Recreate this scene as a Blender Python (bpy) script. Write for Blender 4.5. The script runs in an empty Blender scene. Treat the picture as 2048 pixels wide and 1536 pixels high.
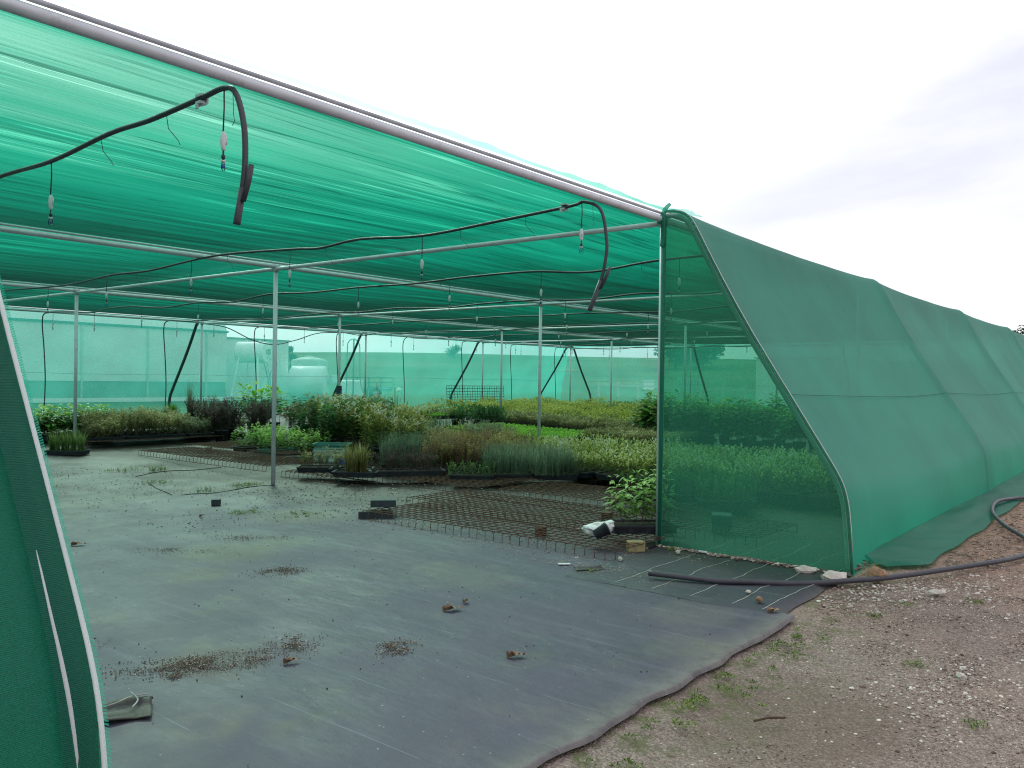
import bpy, math, random
from mathutils import Vector, Matrix, noise
R = math.radians
PI = math.pi
sc = bpy.context.scene
COL = sc.collection
rnd = random.Random(7)

# ------------------------------------------------------------------ helpers
def link(o, parent=None):
    COL.objects.link(o)
    if parent is not None:
        o.parent = parent
    return o

class MB:
    """collects geometry for ONE mesh object"""
    def __init__(s):
        s.v = []; s.f = []; s.t = []; s.m = []; s.cur = 0
    def face(s, idx, tone=0.5):
        s.f.append(tuple(idx)); s.t.append(tone); s.m.append(s.cur)
    def quad(s, a, b, c, d, tone=0.5):
        n = len(s.v); s.v += [tuple(a), tuple(b), tuple(c), tuple(d)]
        s.face((n, n+1, n+2, n+3), tone)
    def tri(s, a, b, c, tone=0.5):
        n = len(s.v); s.v += [tuple(a), tuple(b), tuple(c)]
        s.face((n, n+1, n+2), tone)
    def box(s, cx, cy, cz, sx, sy, sz, rz=0.0, taper=0.0, tone=0.5, bev=0.0):
        n = len(s.v); ca, sa = math.cos(rz), math.sin(rz)
        for z, k in ((-1, 1.0-taper), (1, 1.0)):
            for x, y in ((-1, -1), (1, -1), (1, 1), (-1, 1)):
                X = x*sx/2*k; Y = y*sy/2*k
                s.v.append((cx+X*ca-Y*sa, cy+X*sa+Y*ca, cz+z*sz/2))
        for q in ((0, 3, 2, 1), (4, 5, 6, 7), (0, 1, 5, 4), (1, 2, 6, 5), (2, 3, 7, 6), (3, 0, 4, 7)):
            s.face([n+i for i in q], tone)
    def tube(s, path, r, n=10, caps=True, tone=0.5):
        P = [Vector(p) for p in path]
        if callable(r): rr = r
        else: rr = lambda i: r
        up = Vector((0, 0, 1)); prev = None; base = len(s.v)
        for i, p in enumerate(P):
            if i == 0: t = P[1]-P[0]
            elif i == len(P)-1: t = P[-1]-P[-2]
            else: t = (P[i+1]-P[i]).normalized() + (P[i]-P[i-1]).normalized()
            t.normalize()
            if prev is None:
                a = t.cross(up)
                if a.length < 1e-3: a = t.cross(Vector((1, 0, 0)))
                a.normalize()
            else:
                a = prev - t*prev.dot(t); a.normalize()
            prev = a; b = t.cross(a)
            for k in range(n):
                w = 2*PI*k/n
                s.v.append(tuple(p + (a*math.cos(w)+b*math.sin(w))*rr(i)))
        for i in range(len(P)-1):
            for k in range(n):
                k2 = (k+1) % n
                s.face((base+i*n+k, base+i*n+k2, base+(i+1)*n+k2, base+(i+1)*n+k), tone)
        if caps:
            s.face([base+k for k in range(n)][::-1], tone)
            s.face([base+(len(P)-1)*n+k for k in range(n)], tone)
    def lathe(s, prof, n=16, c=(0, 0, 0), tone=0.5):
        base = len(s.v)
        for r, z in prof:
            for k in range(n):
                w = 2*PI*k/n
                s.v.append((c[0]+r*math.cos(w), c[1]+r*math.sin(w), c[2]+z))
        for i in range(len(prof)-1):
            for k in range(n):
                k2 = (k+1) % n
                s.face((base+i*n+k, base+i*n+k2, base+(i+1)*n+k2, base+(i+1)*n+k), tone)
    def stone(s, x, y, z, rx, ry, rz_, ang, rg, tone=0.5, sub=0):
        """irregular low rock: jittered icosahedron"""
        base = len(s.v); ca, sa = math.cos(ang), math.sin(ang)
        g = (1+5**.5)/2
        pts = [(-1, g, 0), (1, g, 0), (-1, -g, 0), (1, -g, 0), (0, -1, g), (0, 1, g), (0, -1, -g), (0, 1, -g), (g, 0, -1), (g, 0, 1), (-g, 0, -1), (-g, 0, 1)]
        for p in pts:
            k = rg.uniform(.78, 1.15)/1.9
            X, Y, Z = p[0]*rx*k, p[1]*ry*k, p[2]*rz_*k
            s.v.append((x+X*ca-Y*sa, y+X*sa+Y*ca, z+Z))
        for f in ((0,11,5),(0,5,1),(0,1,7),(0,7,10),(0,10,11),(1,5,9),(5,11,4),(11,10,2),(10,7,6),(7,1,8),(3,9,4),(3,4,2),(3,2,6),(3,6,8),(3,8,9),(4,9,5),(2,4,11),(6,2,10),(8,6,7),(9,8,1)):
            s.face([base+i for i in f], tone)
    def chip(s, x, y, z, rx, ry, rz_, ang, rg, tone=0.5):
        """small angular pebble: jittered octahedron"""
        n = len(s.v); ca, sa = math.cos(ang), math.sin(ang)
        for p in ((1, 0, 0), (0, 1, 0), (-1, 0, 0), (0, -1, 0), (.2, .1, 1), (0, 0, -1)):
            k = rg.uniform(.7, 1.2); X, Y = p[0]*rx*k, p[1]*ry*k
            s.v.append((x+X*ca-Y*sa, y+X*sa+Y*ca, z+p[2]*rz_*k))
        for f in ((0, 1, 4), (1, 2, 4), (2, 3, 4), (3, 0, 4), (1, 0, 5), (2, 1, 5), (3, 2, 5), (0, 3, 5)): s.face([n+i for i in f], tone)
    def mesh(s, name, mats, smooth=False):
        me = bpy.data.meshes.new(name)
        me.from_pydata(s.v, [], s.f)
        if not isinstance(mats, (list, tuple)): mats = [mats]
        for m in mats: me.materials.append(m)
        a = me.attributes.new('tone', 'FLOAT', 'FACE')
        a.data.foreach_set('value', s.t)
        if len(mats) > 1: me.polygons.foreach_set('material_index', s.m)
        if smooth: me.polygons.foreach_set('use_smooth', [True]*len(me.polygons))
        me.update()
        return me
    def build(s, name, mats, parent=None, smooth=False, loc=None):
        o = bpy.data.objects.new(name, s.mesh(name, mats, smooth))
        if loc is not None: o.location = loc
        return link(o, parent)

def obj(name, me, parent=None, loc=None, rz=None):
    o = bpy.data.objects.new(name, me)
    if loc is not None: o.location = loc
    if rz is not None: o.rotation_euler = (0, 0, rz)
    return link(o, parent)
def tag(o, label=None, cat=None, group=None, kind=None):
    if label: o['label'] = label
    if cat: o['category'] = cat
    if group: o['group'] = group
    if kind: o['kind'] = kind
    return o
def empty(name, loc, rz=0.0):
    o = bpy.data.objects.new(name, None); o.empty_display_size = .1
    o.location = loc; o.rotation_euler = (0, 0, rz)
    return link(o)
def smooth_path(pts, n=6):
    """Catmull-Rom through the points"""
    P = [Vector(p) for p in pts]; out = []
    for i in range(len(P)-1):
        p0 = P[max(i-1, 0)]; p1 = P[i]; p2 = P[i+1]; p3 = P[min(i+2, len(P)-1)]
        for k in range(n):
            t = k/n
            out.append(.5*((2*p1)+(p2-p0)*t+(2*p0-5*p1+4*p2-p3)*t*t+(3*p1-p0-3*p2+p3)*t**3))
    out.append(P[-1]); return out
def sstep(a, b, x):
    t = min(max((x-a)/(b-a), 0), 1); return t*t*(3-2*t)

# ------------------------------------------------------------------ node helpers
def newmat(name):
    m = bpy.data.materials.new(name); m.use_nodes = True
    nt = m.node_tree; nt.nodes.clear()
    out = nt.nodes.new('ShaderNodeOutputMaterial')
    return m, nt, out
class N:
    def __init__(s, nt): s.nt = nt
    def __call__(s, typ, **kw):
        n = s.nt.nodes.new('ShaderNode'+typ)
        for k, v in kw.items():
            if k.startswith('_'): setattr(n, k[1:], v)
        for k, v in kw.items():
            if k.startswith('_'): continue
            key = int(k[1:]) if k[0] == 'i' and k[1:].isdigit() else k.replace('__', ' ')
            sock = n.inputs[key]
            if isinstance(v, bpy.types.NodeSocket): s.nt.links.new(v, sock)
            else: sock.default_value = v
        return n
    def math(s, op, a, b=0.0, c=0.0, clamp=False):
        n = s('Math', _operation=op, i0=a, i1=b, i2=c); n.use_clamp = clamp
        return n.outputs[0]
    def mix(s, fac, a, b, blend='MIX'):
        n = s.nt.nodes.new('ShaderNodeMix'); n.data_type = 'RGBA'; n.blend_type = blend
        for i, v in ((0, fac), (6, a), (7, b)):
            if isinstance(v, bpy.types.NodeSocket): s.nt.links.new(v, n.inputs[i])
            else: n.inputs[i].default_value = v if i == 0 else (*v, 1.0)
        return n.outputs[2]
    def ramp(s, fac, stops, interp='LINEAR'):
        n = s.nt.nodes.new('ShaderNodeValToRGB'); r = n.color_ramp; r.interpolation = interp
        while len(r.elements) < len(stops): r.elements.new(.5)
        for e, (p, c) in zip(r.elements, stops):
            e.position = p; e.color = (*c, 1) if len(c) == 3 else c
        s.nt.links.new(fac, n.inputs[0]); return n.outputs[0]
    def maprange(s, v, a, b, c=0., d=1., interp='SMOOTHSTEP'):
        n = s('MapRange', i0=v, i1=a, i2=b, i3=c, i4=d); n.interpolation_type = interp
        return n.outputs[0]
    def noise(s, scale, detail=4., rough=.55, vec=None, dist=0.):
        n = s('TexNoise', Scale=scale, Detail=detail, Roughness=rough, Distortion=dist)
        if vec is not None: s.nt.links.new(vec, n.inputs['Vector'])
        return n.outputs[0]
    def coords(s, scale=(1, 1, 1), loc=(0, 0, 0), rot=(0, 0, 0)):
        tc = s('TexCoord'); mp = s('Mapping', Scale=scale, Location=loc, Rotation=rot)
        s.nt.links.new(tc.outputs['Object'], mp.inputs['Vector']); return mp.outputs[0]
    def bump(s, h, strength=.3, dist=.01, normal=None):
        n = s('Bump', Strength=strength, Distance=dist, Height=h)
        if normal is not None: s.nt.links.new(normal, n.inputs['Normal'])
        return n.outputs[0]
def G(v): return (v, v, v)

def simple(name, color, rough=.6, metal=0., spec=.4, var=.15, nscale=6., bump=0., bscale=40., dirt=None):
    m, nt, out = newmat(name); n = N(nt); v = n.coords()
    f = n.noise(nscale, 5., .6, v)
    c = n.mix(n.maprange(f, .3, .7), tuple(x*(1-var) for x in color), tuple(min(1, x*(1+var)) for x in color))
    if dirt:
        d = n.noise(nscale*2.3, 6., .65, v)
        c = n.mix(n.maprange(d, .52, .68, 0., .75), c, dirt)
    p = n('BsdfPrincipled', Base__Color=c, Metallic=metal)
    p.inputs['Roughness'].default_value = rough; p.inputs['Specular IOR Level'].default_value = spec
    rg = n.maprange(f, .3, .7, max(rough-.1, .03), min(rough+.12, 1)); nt.links.new(rg, p.inputs['Roughness'])
    if bump: nt.links.new(n.bump(n.noise(bscale, 4., .6, v), bump, .01), p.inputs['Normal'])
    nt.links.new(p.outputs[0], out.inputs[0]); return m

def leafmat(name, stops, rough=.5, spec=.3, trans=.38, pos_scale=1.6):
    """tone (per leaf) picks a colour from the ramp; clumps shift it a little"""
    m, nt, out = newmat(name); n = N(nt)
    a = n('Attribute', _attribute_name='tone'); oi = n('ObjectInfo')
    geo = n('NewGeometry')
    f = n.noise(pos_scale, 2., .5, geo.outputs['Position'])
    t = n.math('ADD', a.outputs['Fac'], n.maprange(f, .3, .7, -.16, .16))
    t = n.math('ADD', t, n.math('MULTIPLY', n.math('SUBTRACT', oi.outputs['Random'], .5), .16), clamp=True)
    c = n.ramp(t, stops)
    p = n('BsdfPrincipled', Base__Color=c, Roughness=rough)
    p.inputs['Specular IOR Level'].default_value = spec
    tr = n('BsdfTranslucent', Color=n.mix(.5, c, (.25, .35, .04), 'ADD') if False else c)
    mx = n('MixShader', Fac=trans); nt.links.new(p.outputs[0], mx.inputs[1]); nt.links.new(tr.outputs[0], mx.inputs[2])
    nt.links.new(mx.outputs[0], out.inputs[0]); return m

def netmat(name, dif, trl, lo, hi, c0, c1, streak=0., axis='X', weave=0., tint0=(.05, .8, .5), tint1=(.88, 1., .95), bumpd=.02, gloss=.25, wscale=260., limb=1., steep=0.):
    """knitted shade cloth: threads that scatter + open holes that close up at grazing angles"""
    m, nt, out = newmat(name); n = N(nt)
    if axis == 'X': v1 = n.coords((.11, 3.2, 1.)); v2 = n.coords((.35, 12., 1.)); v3 = n.coords((.08, 1.5, 1.))
    else: v1 = n.coords((.5, .5, .35)); v2 = n.coords((2., 2., 1.2)); v3 = n.coords((.25, .25, .2))
    f1 = n.noise(1., 4., .6, v1, .25); f2 = n.noise(1., 3., .6, v2, .1); f3 = n.noise(1., 2., .5, v3)
    h = n.math('ADD', n.math('MULTIPLY', f1, .7), n.math('MULTIPLY', f2, .22))
    nb = n.bump(h, 1.0, bumpd)
    lw = n('LayerWeight', Blend=.5); nt.links.new(nb, lw.inputs['Normal'])
    cosv = n.math('SUBTRACT', 1., lw.outputs['Facing'])
    k = n.maprange(cosv, c0, c1)
    op = n.maprange(k, 0., 1., lo, hi, 'LINEAR')
    if streak:
        v4 = n.coords((.07, 3.1, 1.), (5, 2, 0), (0, 0, R(2.2))); f4 = n.noise(1., 3., .55, v4, .35)
        v5 = n.coords((.10, 5.4, 1.), (1, 7, 0), (0, 0, R(-2.4))); f5 = n.noise(1., 2., .5, v5, .3)
        patch = n.maprange(n.noise(1., 3., .5, n.coords((.35, .8, 1.), (4, 4, 0))), .38, .62)
        ln = n.maprange(n.math('ABSOLUTE', n.math('SUBTRACT', f4, .5)), .0, .014, 1., 0.)       # narrow folds: doubled cloth
        ln2 = n.math('MULTIPLY', n.maprange(n.math('ABSOLUTE', n.math('SUBTRACT', f1, .46)), .0, .012, 1., 0.), patch)
        dk = n.math('MAXIMUM', ln, n.math('MULTIPLY', ln2, .7))
        th = n.maprange(n.math('ABSOLUTE', n.math('SUBTRACT', f5, .55)), .0, .016, 1., 0.)      # stretched lines: thinner cloth
        th = n.math('MULTIPLY', th, patch)
        wide = n.maprange(f3, .35, .65, .93, 1.07)
        v6 = n.coords((.16, 11., 1.), (2, 3, 0), (0, 0, R(2.5))); f6 = n.noise(1., 2., .5, v6, .2); pt2 = n.maprange(n.noise(1., 3., .55, n.coords((.5, 1.3, 1.), (9, 1, 0))), .42, .6)
        dk = n.math('MAXIMUM', dk, n.math('MULTIPLY', n.math('MULTIPLY', n.maprange(n.math('ABSOLUTE', n.math('SUBTRACT', f6, .52)), .0, .03, 1., 0.), pt2), .75))
        th = n.math('MAXIMUM', th, n.math('MULTIPLY', n.maprange(n.math('ABSOLUTE', n.math('SUBTRACT', f6, .40)), .0, .018, 1., 0.), pt2))
        op = n.math('MULTIPLY', op, n.math('MULTIPLY', wide, n.math('SUBTRACT', 1., n.math('MULTIPLY', dk, streak))), clamp=True)
        op = n.math('ADD', op, n.math('MULTIPLY', th, n.maprange(cosv, .08, .3, .04, .36)), clamp=True)
        fold = n.math('MULTIPLY', n.math('SUBTRACT', 1., n.math('MULTIPLY', dk, .5)), n.math('ADD', 1., n.math('MULTIPLY', th, .45)))
    gr = n.noise(130., 2., .7, n.coords())
    op = n.math('MULTIPLY', op, n.maprange(gr, .3, .7, .86, 1.14, 'LINEAR'), clamp=True)
    if steep:
        op = n.math('ADD', op, n.maprange(cosv, .33, .64, 0., steep), clamp=True)
    if weave:
        tcw = n.coords((1, 1, 1))
        wv = n('TexWave', _wave_type='BANDS', _bands_direction='Z', Scale=wscale/20, Distortion=.4, Detail=1.); nt.links.new(tcw, wv.inputs['Vector'])
        op = n.math('MULTIPLY', op, n.maprange(wv.outputs[1], .2, .8, 1.-weave, 1.+weave, 'LINEAR'))
        nb = n.bump(wv.outputs[1], .6, .003, nb); wvv = wv.outputs[1]
    var = n.noise(.6, 3., .5, n.coords())
    vv = n.maprange(var, .3, .7, .88, 1.12)
    dc = n.mix(1., dif, (1, 1, 1), 'MULTIPLY'); tc_ = n.mix(1., trl, (1, 1, 1), 'MULTIPLY')
    vv = n.math('MULTIPLY', vv, n.maprange(gr, .3, .7, .89, 1.11, 'LINEAR'))
    vv = n.math('MULTIPLY', vv, n.maprange(cosv, .03, .25, limb, 1.))  # threads darkened at grazing view: knit self-shadow put into the colour
    if streak: vv = n.math('MULTIPLY', vv, fold)
    if weave: vv = n.math('MULTIPLY', vv, n.maprange(wvv, .2, .8, .86, 1.13, 'LINEAR'))
    hv = n('HueSaturation', Value=vv, Color=dc).outputs[0]; hv2 = n('HueSaturation', Value=vv, Color=tc_).outputs[0]
    p = n('BsdfPrincipled', Base__Color=hv, Roughness=.42); p.inputs['Specular IOR Level'].default_value = gloss
    nt.links.new(nb, p.inputs['Normal'])
    tr = n('BsdfTranslucent', Color=hv2); nt.links.new(nb, tr.inputs['Normal'])
    fib = n('MixShader', Fac=.5); nt.links.new(p.outputs[0], fib.inputs[1]); nt.links.new(tr.outputs[0], fib.inputs[2])
    ft = n.mix(k, tint0, tint1)
    tp = n('BsdfTransparent', Color=ft)
    mx = n('MixShader', Fac=op); nt.links.new(fib.outputs[0], mx.inputs[1]); nt.links.new(tp.outputs[0], mx.inputs[2])
    nt.links.new(mx.outputs[0], out.inputs[0]); return m

# ------------------------------------------------------------------ materials
M = {}
M['galv'] = simple('galvanised_steel', (.64, .64, .68), .42, .2, .5, .07, 4., .04, 60., (.52, .51, .52))
M['galv_dark'] = simple('weathered_steel', (.46, .46, .50), .5, .2, .4, .15, 9.)
M['rust'] = simple('rusty_wire', (.12, .07, .05), .8, .2, .2, .35, 14., .1, 120., (.14, .06, .03))
M['poly'] = simple('black_poly_pipe', (.058, .056, .068), .42, 0., .4, .15, 12., .03, 80., (.06, .06, .065))
M['blackplastic'] = simple('black_plastic', (.026, .028, .036), .38, 0., .4, .2, 12., .03, 60., (.05, .048, .045))
M['greenplastic'] = simple('green_plastic', (.03, .17, .14), .5, 0., .4, .15, 9.)
M['whiteplastic'] = simple('white_plastic', (.72, .72, .74), .45, 0., .5, .06, 12.)
def strip_material():
    m, nt, out = newmat('white_edge_strip'); n = N(nt)
    p = n('BsdfPrincipled', Base__Color=(.93, .93, .93, 1), Roughness=.3); t = n('BsdfTranslucent', Color=(.95, .95, .95, 1))
    mx = n('MixShader', Fac=.5); nt.links.new(p.outputs[0], mx.inputs[1]); nt.links.new(t.outputs[0], mx.inputs[2]); nt.links.new(mx.outputs[0], out.inputs[0]); return m
M['whitestrip'] = strip_material()
M['blue'] = simple('blue_plastic', (.03, .12, .55), .4, 0., .5, .1)
M['soil'] = simple('potting_soil', (.035, .024, .018), .9, 0., .15, .4, 30., .5, 90.)
M['white_paint'] = simple('white_paint', (.80, .81, .80), .45, 0., .5, .05, 2., dirt=(.66, .68, .66))
M['white_steel'] = simple('white_steel', (.78, .8, .78), .4, 0., .5, .05, 2.)
M['wood'] = simple('weathered_wood', (.30, .25, .13), .8, 0., .2, .25, 25., .3, 70.)
M['darkblock'] = simple('dark_plastic_block', (.035, .042, .05), .6, 0., .4, .2, 12.)
M['stone_white'] = simple('chalky_stone', (.55, .50, .44), .9, 0., .2, .25, 14., .4, 50., (.36, .30, .24))
M['stone_brown'] = simple('brown_stone', (.28, .17, .10), .85, 0., .2, .3, 10., .4, 40., (.34, .27, .18))
M['leaf_dry'] = simple('dry_leaf', (.27, .175, .115), .75, 0., .2, .35, 30.)
M['stem'] = simple('plant_stem', (.09, .055, .03), .8, 0., .2, .3)
M['bark'] = simple('bark', (.06, .045, .035), .9, 0., .1, .3, 8., .4)
M['bag'] = simple('white_bag', (.72, .72, .71), .5, 0., .4, .1, 20., .3, 30.)
M['seam'] = simple('net_seam', (.03, .15, .105), .8)
M['darkgreen_paint'] = simple('dark_green_paint', (.02, .06, .05), .5)
M['rubber'] = simple('tyre_rubber', (.02, .02, .02), .8)
M['line_white'] = simple('woven_marker_thread', (.48, .47, .43), .8, 0., .2, .25, 12.)
M['glass'] = simple('dark_glass', (.02, .03, .03), .1, 0., .6)

M['net_roof'] = netmat('shade_cloth_roof', (.010, .20, .125), (.005, .46, .275), .0, .38, .13, .50, .8, 'X', 0., (.02, .72, .38), (.66, .98, .83), .006, .15, 260., .08, .48)
M['net_side'] = netmat('shade_cloth_wall', (.055, .34, .25), (.02, .38, .27), .05, .42, .14, .85, 0., 'Z', .0, (.12, .7, .5), (.70, 1., .86), .03, .28)
M['net_near'] = netmat('shade_cloth_near', (.022, .185, .125), (.010, .25, .15), .0, .18, .12, .9, 0., 'Z', .5, (.05, .6, .4), (.7, 1., .85), .01, .3, 1500.)
M['net_skirt'] = netmat('shade_cloth_skirt', (.02, .24, .15), (.01, .25, .15), .0, .10, .3, .9, 0., 'Z', .0, (.05, .6, .4), (.7, 1., .85), .02, .3)
M['net_end'] = netmat('shade_cloth_end', (.10, .265, .20), (.03, .32, .21), .05, .47, .1, .85, 0., 'Z', .0, (.05, .6, .4), (.52, .98, .76), .01, .3)
M['net_far'] = netmat('shade_cloth_far_wall', (.05, .34, .24), (.10, .86, .65), .12, .56, .10, .80, 0., 'Z', .0, (.2, .85, .6), (.81, 1., .93), .02, .25)

def grit(n, scale, vec):
    vo = n('TexVoronoi', Scale=scale, Randomness=1.); n.nt.links.new(vec, vo.inputs['Vector'])
    return vo
# gravel yard and grass beyond
def ground_material():
    m, nt, out = newmat('gravel_ground'); n = N(nt); v = n.coords()
    big = n.noise(.55, 4., .55, v); mid = n.noise(3.2, 5., .6, v); fine = n.noise(70., 4., .7, v); vf = n.noise(230., 3., .7, v)
    sep = n('SeparateXYZ', i0=v)
    base = n.ramp(fine, [(.25, (.074, .055, .048)), (.45, (.19, .145, .125)), (.58, (.30, .235, .205)), (.75, (.54, .45, .40))])
    base2 = n.ramp(vf, [(.25, (.068, .050, .042)), (.5, (.225, .172, .148)), (.75, (.54, .45, .40))])
    c = n.mix(.5, base, base2)
    red = n.maprange(n.math('ADD', n.math('MULTIPLY', sep.outputs[0], .22), n.math('MULTIPLY', big, 1.6)), .25, 1.5)
    c = n.mix(n.math('MULTIPLY', red, .65), c, (.33, .17, .10), 'MIX')
    c = n.mix(n.math('MULTIPLY', red, .35), c, n.mix(.5, base, base2), 'SCREEN')
    vo = grit(n, 95., v); cell = n.ramp(vo.outputs['Color'], [(0., G(.55)), (.5, G(1.)), (1., G(1.65))])
    c = n.mix(.85, c, cell, 'MULTIPLY')
    # damp mud hollow and mossy fringe along the mat
    d = n('VectorMath', _operation='DISTANCE', i0=v, i1=(-3.0, -2.3, 0)); mud = n.math('ADD', d.outputs['Value'], n.math('MULTIPLY', mid, .9))
    mk = n.maprange(mud, .75, 1.25, 1., 0.)
    mudc = n.ramp(n.noise(26., 6., .7, v), [(.3, (.062, .042, .030)), (.6, (.105, .074, .053)), (.8, (.15, .11, .08))])
    c = n.mix(n.math('MULTIPLY', mk, .5), c, mudc)
    moss = n.math('MULTIPLY', n.maprange(n.math('ADD', sep.outputs[1], n.math('MULTIPLY', mid, .8)), -2.1, -1.4), n.maprange(n.noise(9., 5., .65, v), .48, .62))
    c = n.mix(n.math('MULTIPLY', moss, .6), c, (.085, .11, .03))
    # grass further out
    gr = n.ramp(n.noise(3., 6., .65, v), [(.3, (.035, .07, .018)), (.55, (.07, .12, .03)), (.8, (.15, .16, .06))])
    dist = n.math('ADD', sep.outputs[1], n.math('MULTIPLY', big, 6.))
    c = n.mix(n.maprange(dist, 21., 24.), c, gr)
    east = n.math('ADD', sep.outputs[0], n.math('MULTIPLY', big, 8.))
    c = n.mix(n.maprange(east, 33., 40.), c, gr)
    p = n('BsdfPrincipled', Base__Color=c, Roughness=.95); p.inputs['Specular IOR Level'].default_value = .15
    hh = n.math('ADD', n.math('MULTIPLY', fine, .6), n.math('MULTIPLY', n.math('SUBTRACT', 1., vo.outputs['Distance']), .6))
    hh = n.math('MULTIPLY', hh, n.math('SUBTRACT', 1., n.math('MULTIPLY', mk, .6)))
    nt.links.new(n.bump(hh, .9, .012), p.inputs['Normal'])
    nt.links.new(p.outputs[0], out.inputs[0]); return m
M['ground'] = ground_material()

def hill_material():
    m, nt, out = newmat('hill_pasture'); n = N(nt); v = n.coords()
    f = n.noise(.045, 6., .6, v); g = n.noise(.5, 5., .6, v)
    c = n.ramp(f, [(.3, (.05, .085, .03)), (.5, (.085, .12, .045)), (.65, (.14, .15, .07)), (.8, (.19, .17, .09))])
    c = n.mix(.6, c, n.ramp(g, [(.3, G(.6)), (.7, G(1.3))]), 'MULTIPLY')
    p = n('BsdfPrincipled', Base__Color=c, Roughness=.95); p.inputs['Specular IOR Level'].default_value = .1
    nt.links.new(p.outputs[0], out.inputs[0]); return m
M['hill'] = hill_material()

def mat_material(name, base, dusty, lines_axis=None):
    m, nt, out = newmat(name); n = N(nt); v = n.coords()
    sep = n('SeparateXYZ', i0=v)
    a = n.noise(.9, 5., .6, v); b = n.noise(1., 5., .62, n.coords((5.5, .55, 1.), (0, 0, 0), (0, 0, R(-4)))); c3 = n.noise(7., 6., .65, v); fine = n.noise(160., 3., .6, v)
    c = n.mix(n.maprange(a, .3, .7), base, tuple(x*1.35 for x in base))
    c = n.mix(n.math('MULTIPLY', n.maprange(b, .50, .78), .34*dusty), c, (.185, .165, .22))
    # washed-in silt and algae
    silt = n.math('MULTIPLY', n.maprange(n.noise(1.3, 6., .6, n.coords((1., .8, 1.), (3.1, 1.7, 0))), .53, .72), n.maprange(c3, .35, .65, .3, 1.))
    c = n.mix(n.math('MULTIPLY', silt, .50*dusty), c, (.165, .14, .11))
    alg = n.math('MULTIPLY', n.maprange(n.noise(.8, 5., .6, n.coords((1., 1.4, 1.), (7.3, -2.2, 0))), .55, .74), n.maprange(c3, .4, .62))
    c = n.mix(n.math('MULTIPLY', alg, .5), c, (.10, .115, .045))
    # soil carried towards the benches at the back
    back = n.maprange(n.math('ADD', sep.outputs[1], n.math('MULTIPLY', a, 4.)), 4.2, 9.)
    c = n.mix(n.math('MULTIPLY', n.math('MULTIPLY', back, n.maprange(c3, .3, .65, .15, 1.)), .75), c, n.mix(n.maprange(n.noise(2.6, 5., .6, v), .42, .6), (.130, .112, .115), (.046, .039, .037)))
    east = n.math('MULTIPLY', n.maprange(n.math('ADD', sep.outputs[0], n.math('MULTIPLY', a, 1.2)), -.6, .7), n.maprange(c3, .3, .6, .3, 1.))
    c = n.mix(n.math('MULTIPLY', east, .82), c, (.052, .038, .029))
    pot_shade = n.math('MULTIPLY', n.maprange(n.math('ADD', sep.outputs[1], c3), 10.7, 11.5), n.maprange(n.math('ADD', sep.outputs[0], c3), .3, 1.2))  # shade between the back-left pots, put into the floor colour
    c = n.mix(n.math('MULTIPLY', pot_shade, .9), c, (.036, .030, .022))
    for (sx_, sy_, rr, col_, am) in ((-2.75, 2.55, .55, (.105, .105, .05), .5), (-2.2, 2.6, .35, (.11, .11, .06), .4), (-3.4, 2.0, .35, (.10, .085, .06), .5), (-1.2, 3.6, .6, (.12, .10, .075), .6), (-2.1, .5, .5, (.13, .125, .10), .4), (-1.9, -1.25, .40, (.17, .145, .125), .30), (-2.5, -1.6, .35, (.17, .15, .13), .28), (-4.4, .2, .35, (.09, .06, .045), .5)):
        dd = n('VectorMath', _operation='DISTANCE', i0=v, i1=(sx_, sy_, 0))
        q = n.math('ADD', n.math('DIVIDE', dd.outputs['Value'], rr), n.math('MULTIPLY', n.math('SUBTRACT', c3, .5), 1.5))
        c = n.mix(n.maprange(q, .35, 1.1, am, 0.), c, col_)
    bed_shade = n.maprange(n.math('ADD', sep.outputs[0], n.math('MULTIPLY', c3, 1.)), 2.2, 3.4)  # floor colour darkened between the packed beds in place of shade
    c = n.mix(n.math('MULTIPLY', bed_shade, .92), c, (.040, .034, .024))
    edge = n.maprange(n.math('ADD', sep.outputs[1], n.math('MULTIPLY', c3, .12)), -1.76, -1.52, .75, 0.)
    c = n.mix(edge, c, n.mix(n.maprange(c3, .35, .6), (.105, .095, .085), (.19, .17, .15)))
    # scattered grit specks
    vo = n('TexVoronoi', Scale=38., Randomness=1.); nt.links.new(v, vo.inputs['Vector'])
    pick = n.maprange(n('SeparateColor', i0=vo.outputs['Color']).outputs[0], .95, .96)
    spk = n.math('MULTIPLY', n.maprange(vo.outputs['Distance'], .16, .24, 1., 0.), pick)
    sc_ = n.mix(n.maprange(n('SeparateColor', i0=vo.outputs['Color']).outputs[1], .45, .5), (.03, .024, .02), (.42, .38, .32))
    c = n.mix(n.math('MULTIPLY', spk, .5), c, sc_)
    # faint woven marker threads
    xw = n.math('ADD', sep.outputs[0], n.math('MULTIPLY', n.noise(1.4, 2., .5, v), .03))
    fr = n.math('FRACT', n.math('MULTIPLY', xw, 2.35)); ln = n.maprange(n.math('ABSOLUTE', n.math('SUBTRACT', fr, .5)), .002, .007, 1., 0.)
    ln = n.math('MULTIPLY', ln, n.maprange(n.noise(2.2, 3., .6, v), .45, .6))
    c = n.mix(n.math('MULTIPLY', ln, .38), c, (.32, .34, .42))
    c = n.mix(.35, c, n.ramp(fine, [(.3, G(.7)), (.7, G(1.3))]), 'MULTIPLY')
    p = n('BsdfPrincipled', Base__Color=c); p.inputs['Specular IOR Level'].default_value = .35
    nt.links.new(n.maprange(a, .3, .7, .48, .68), p.inputs['Roughness'])
    wr = n.noise(1.6, 4., .55, n.coords((1.6, .8, 1.)))
    nb = n.bump(wr, .55, .06); nb = n.bump(c3, .35, .02, nb); nb = n.bump(fine, .25, .004, nb)
    nt.links.new(nb, p.inputs['Normal'])
    nt.links.new(p.outputs[0], out.inputs[0]); return m
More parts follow.
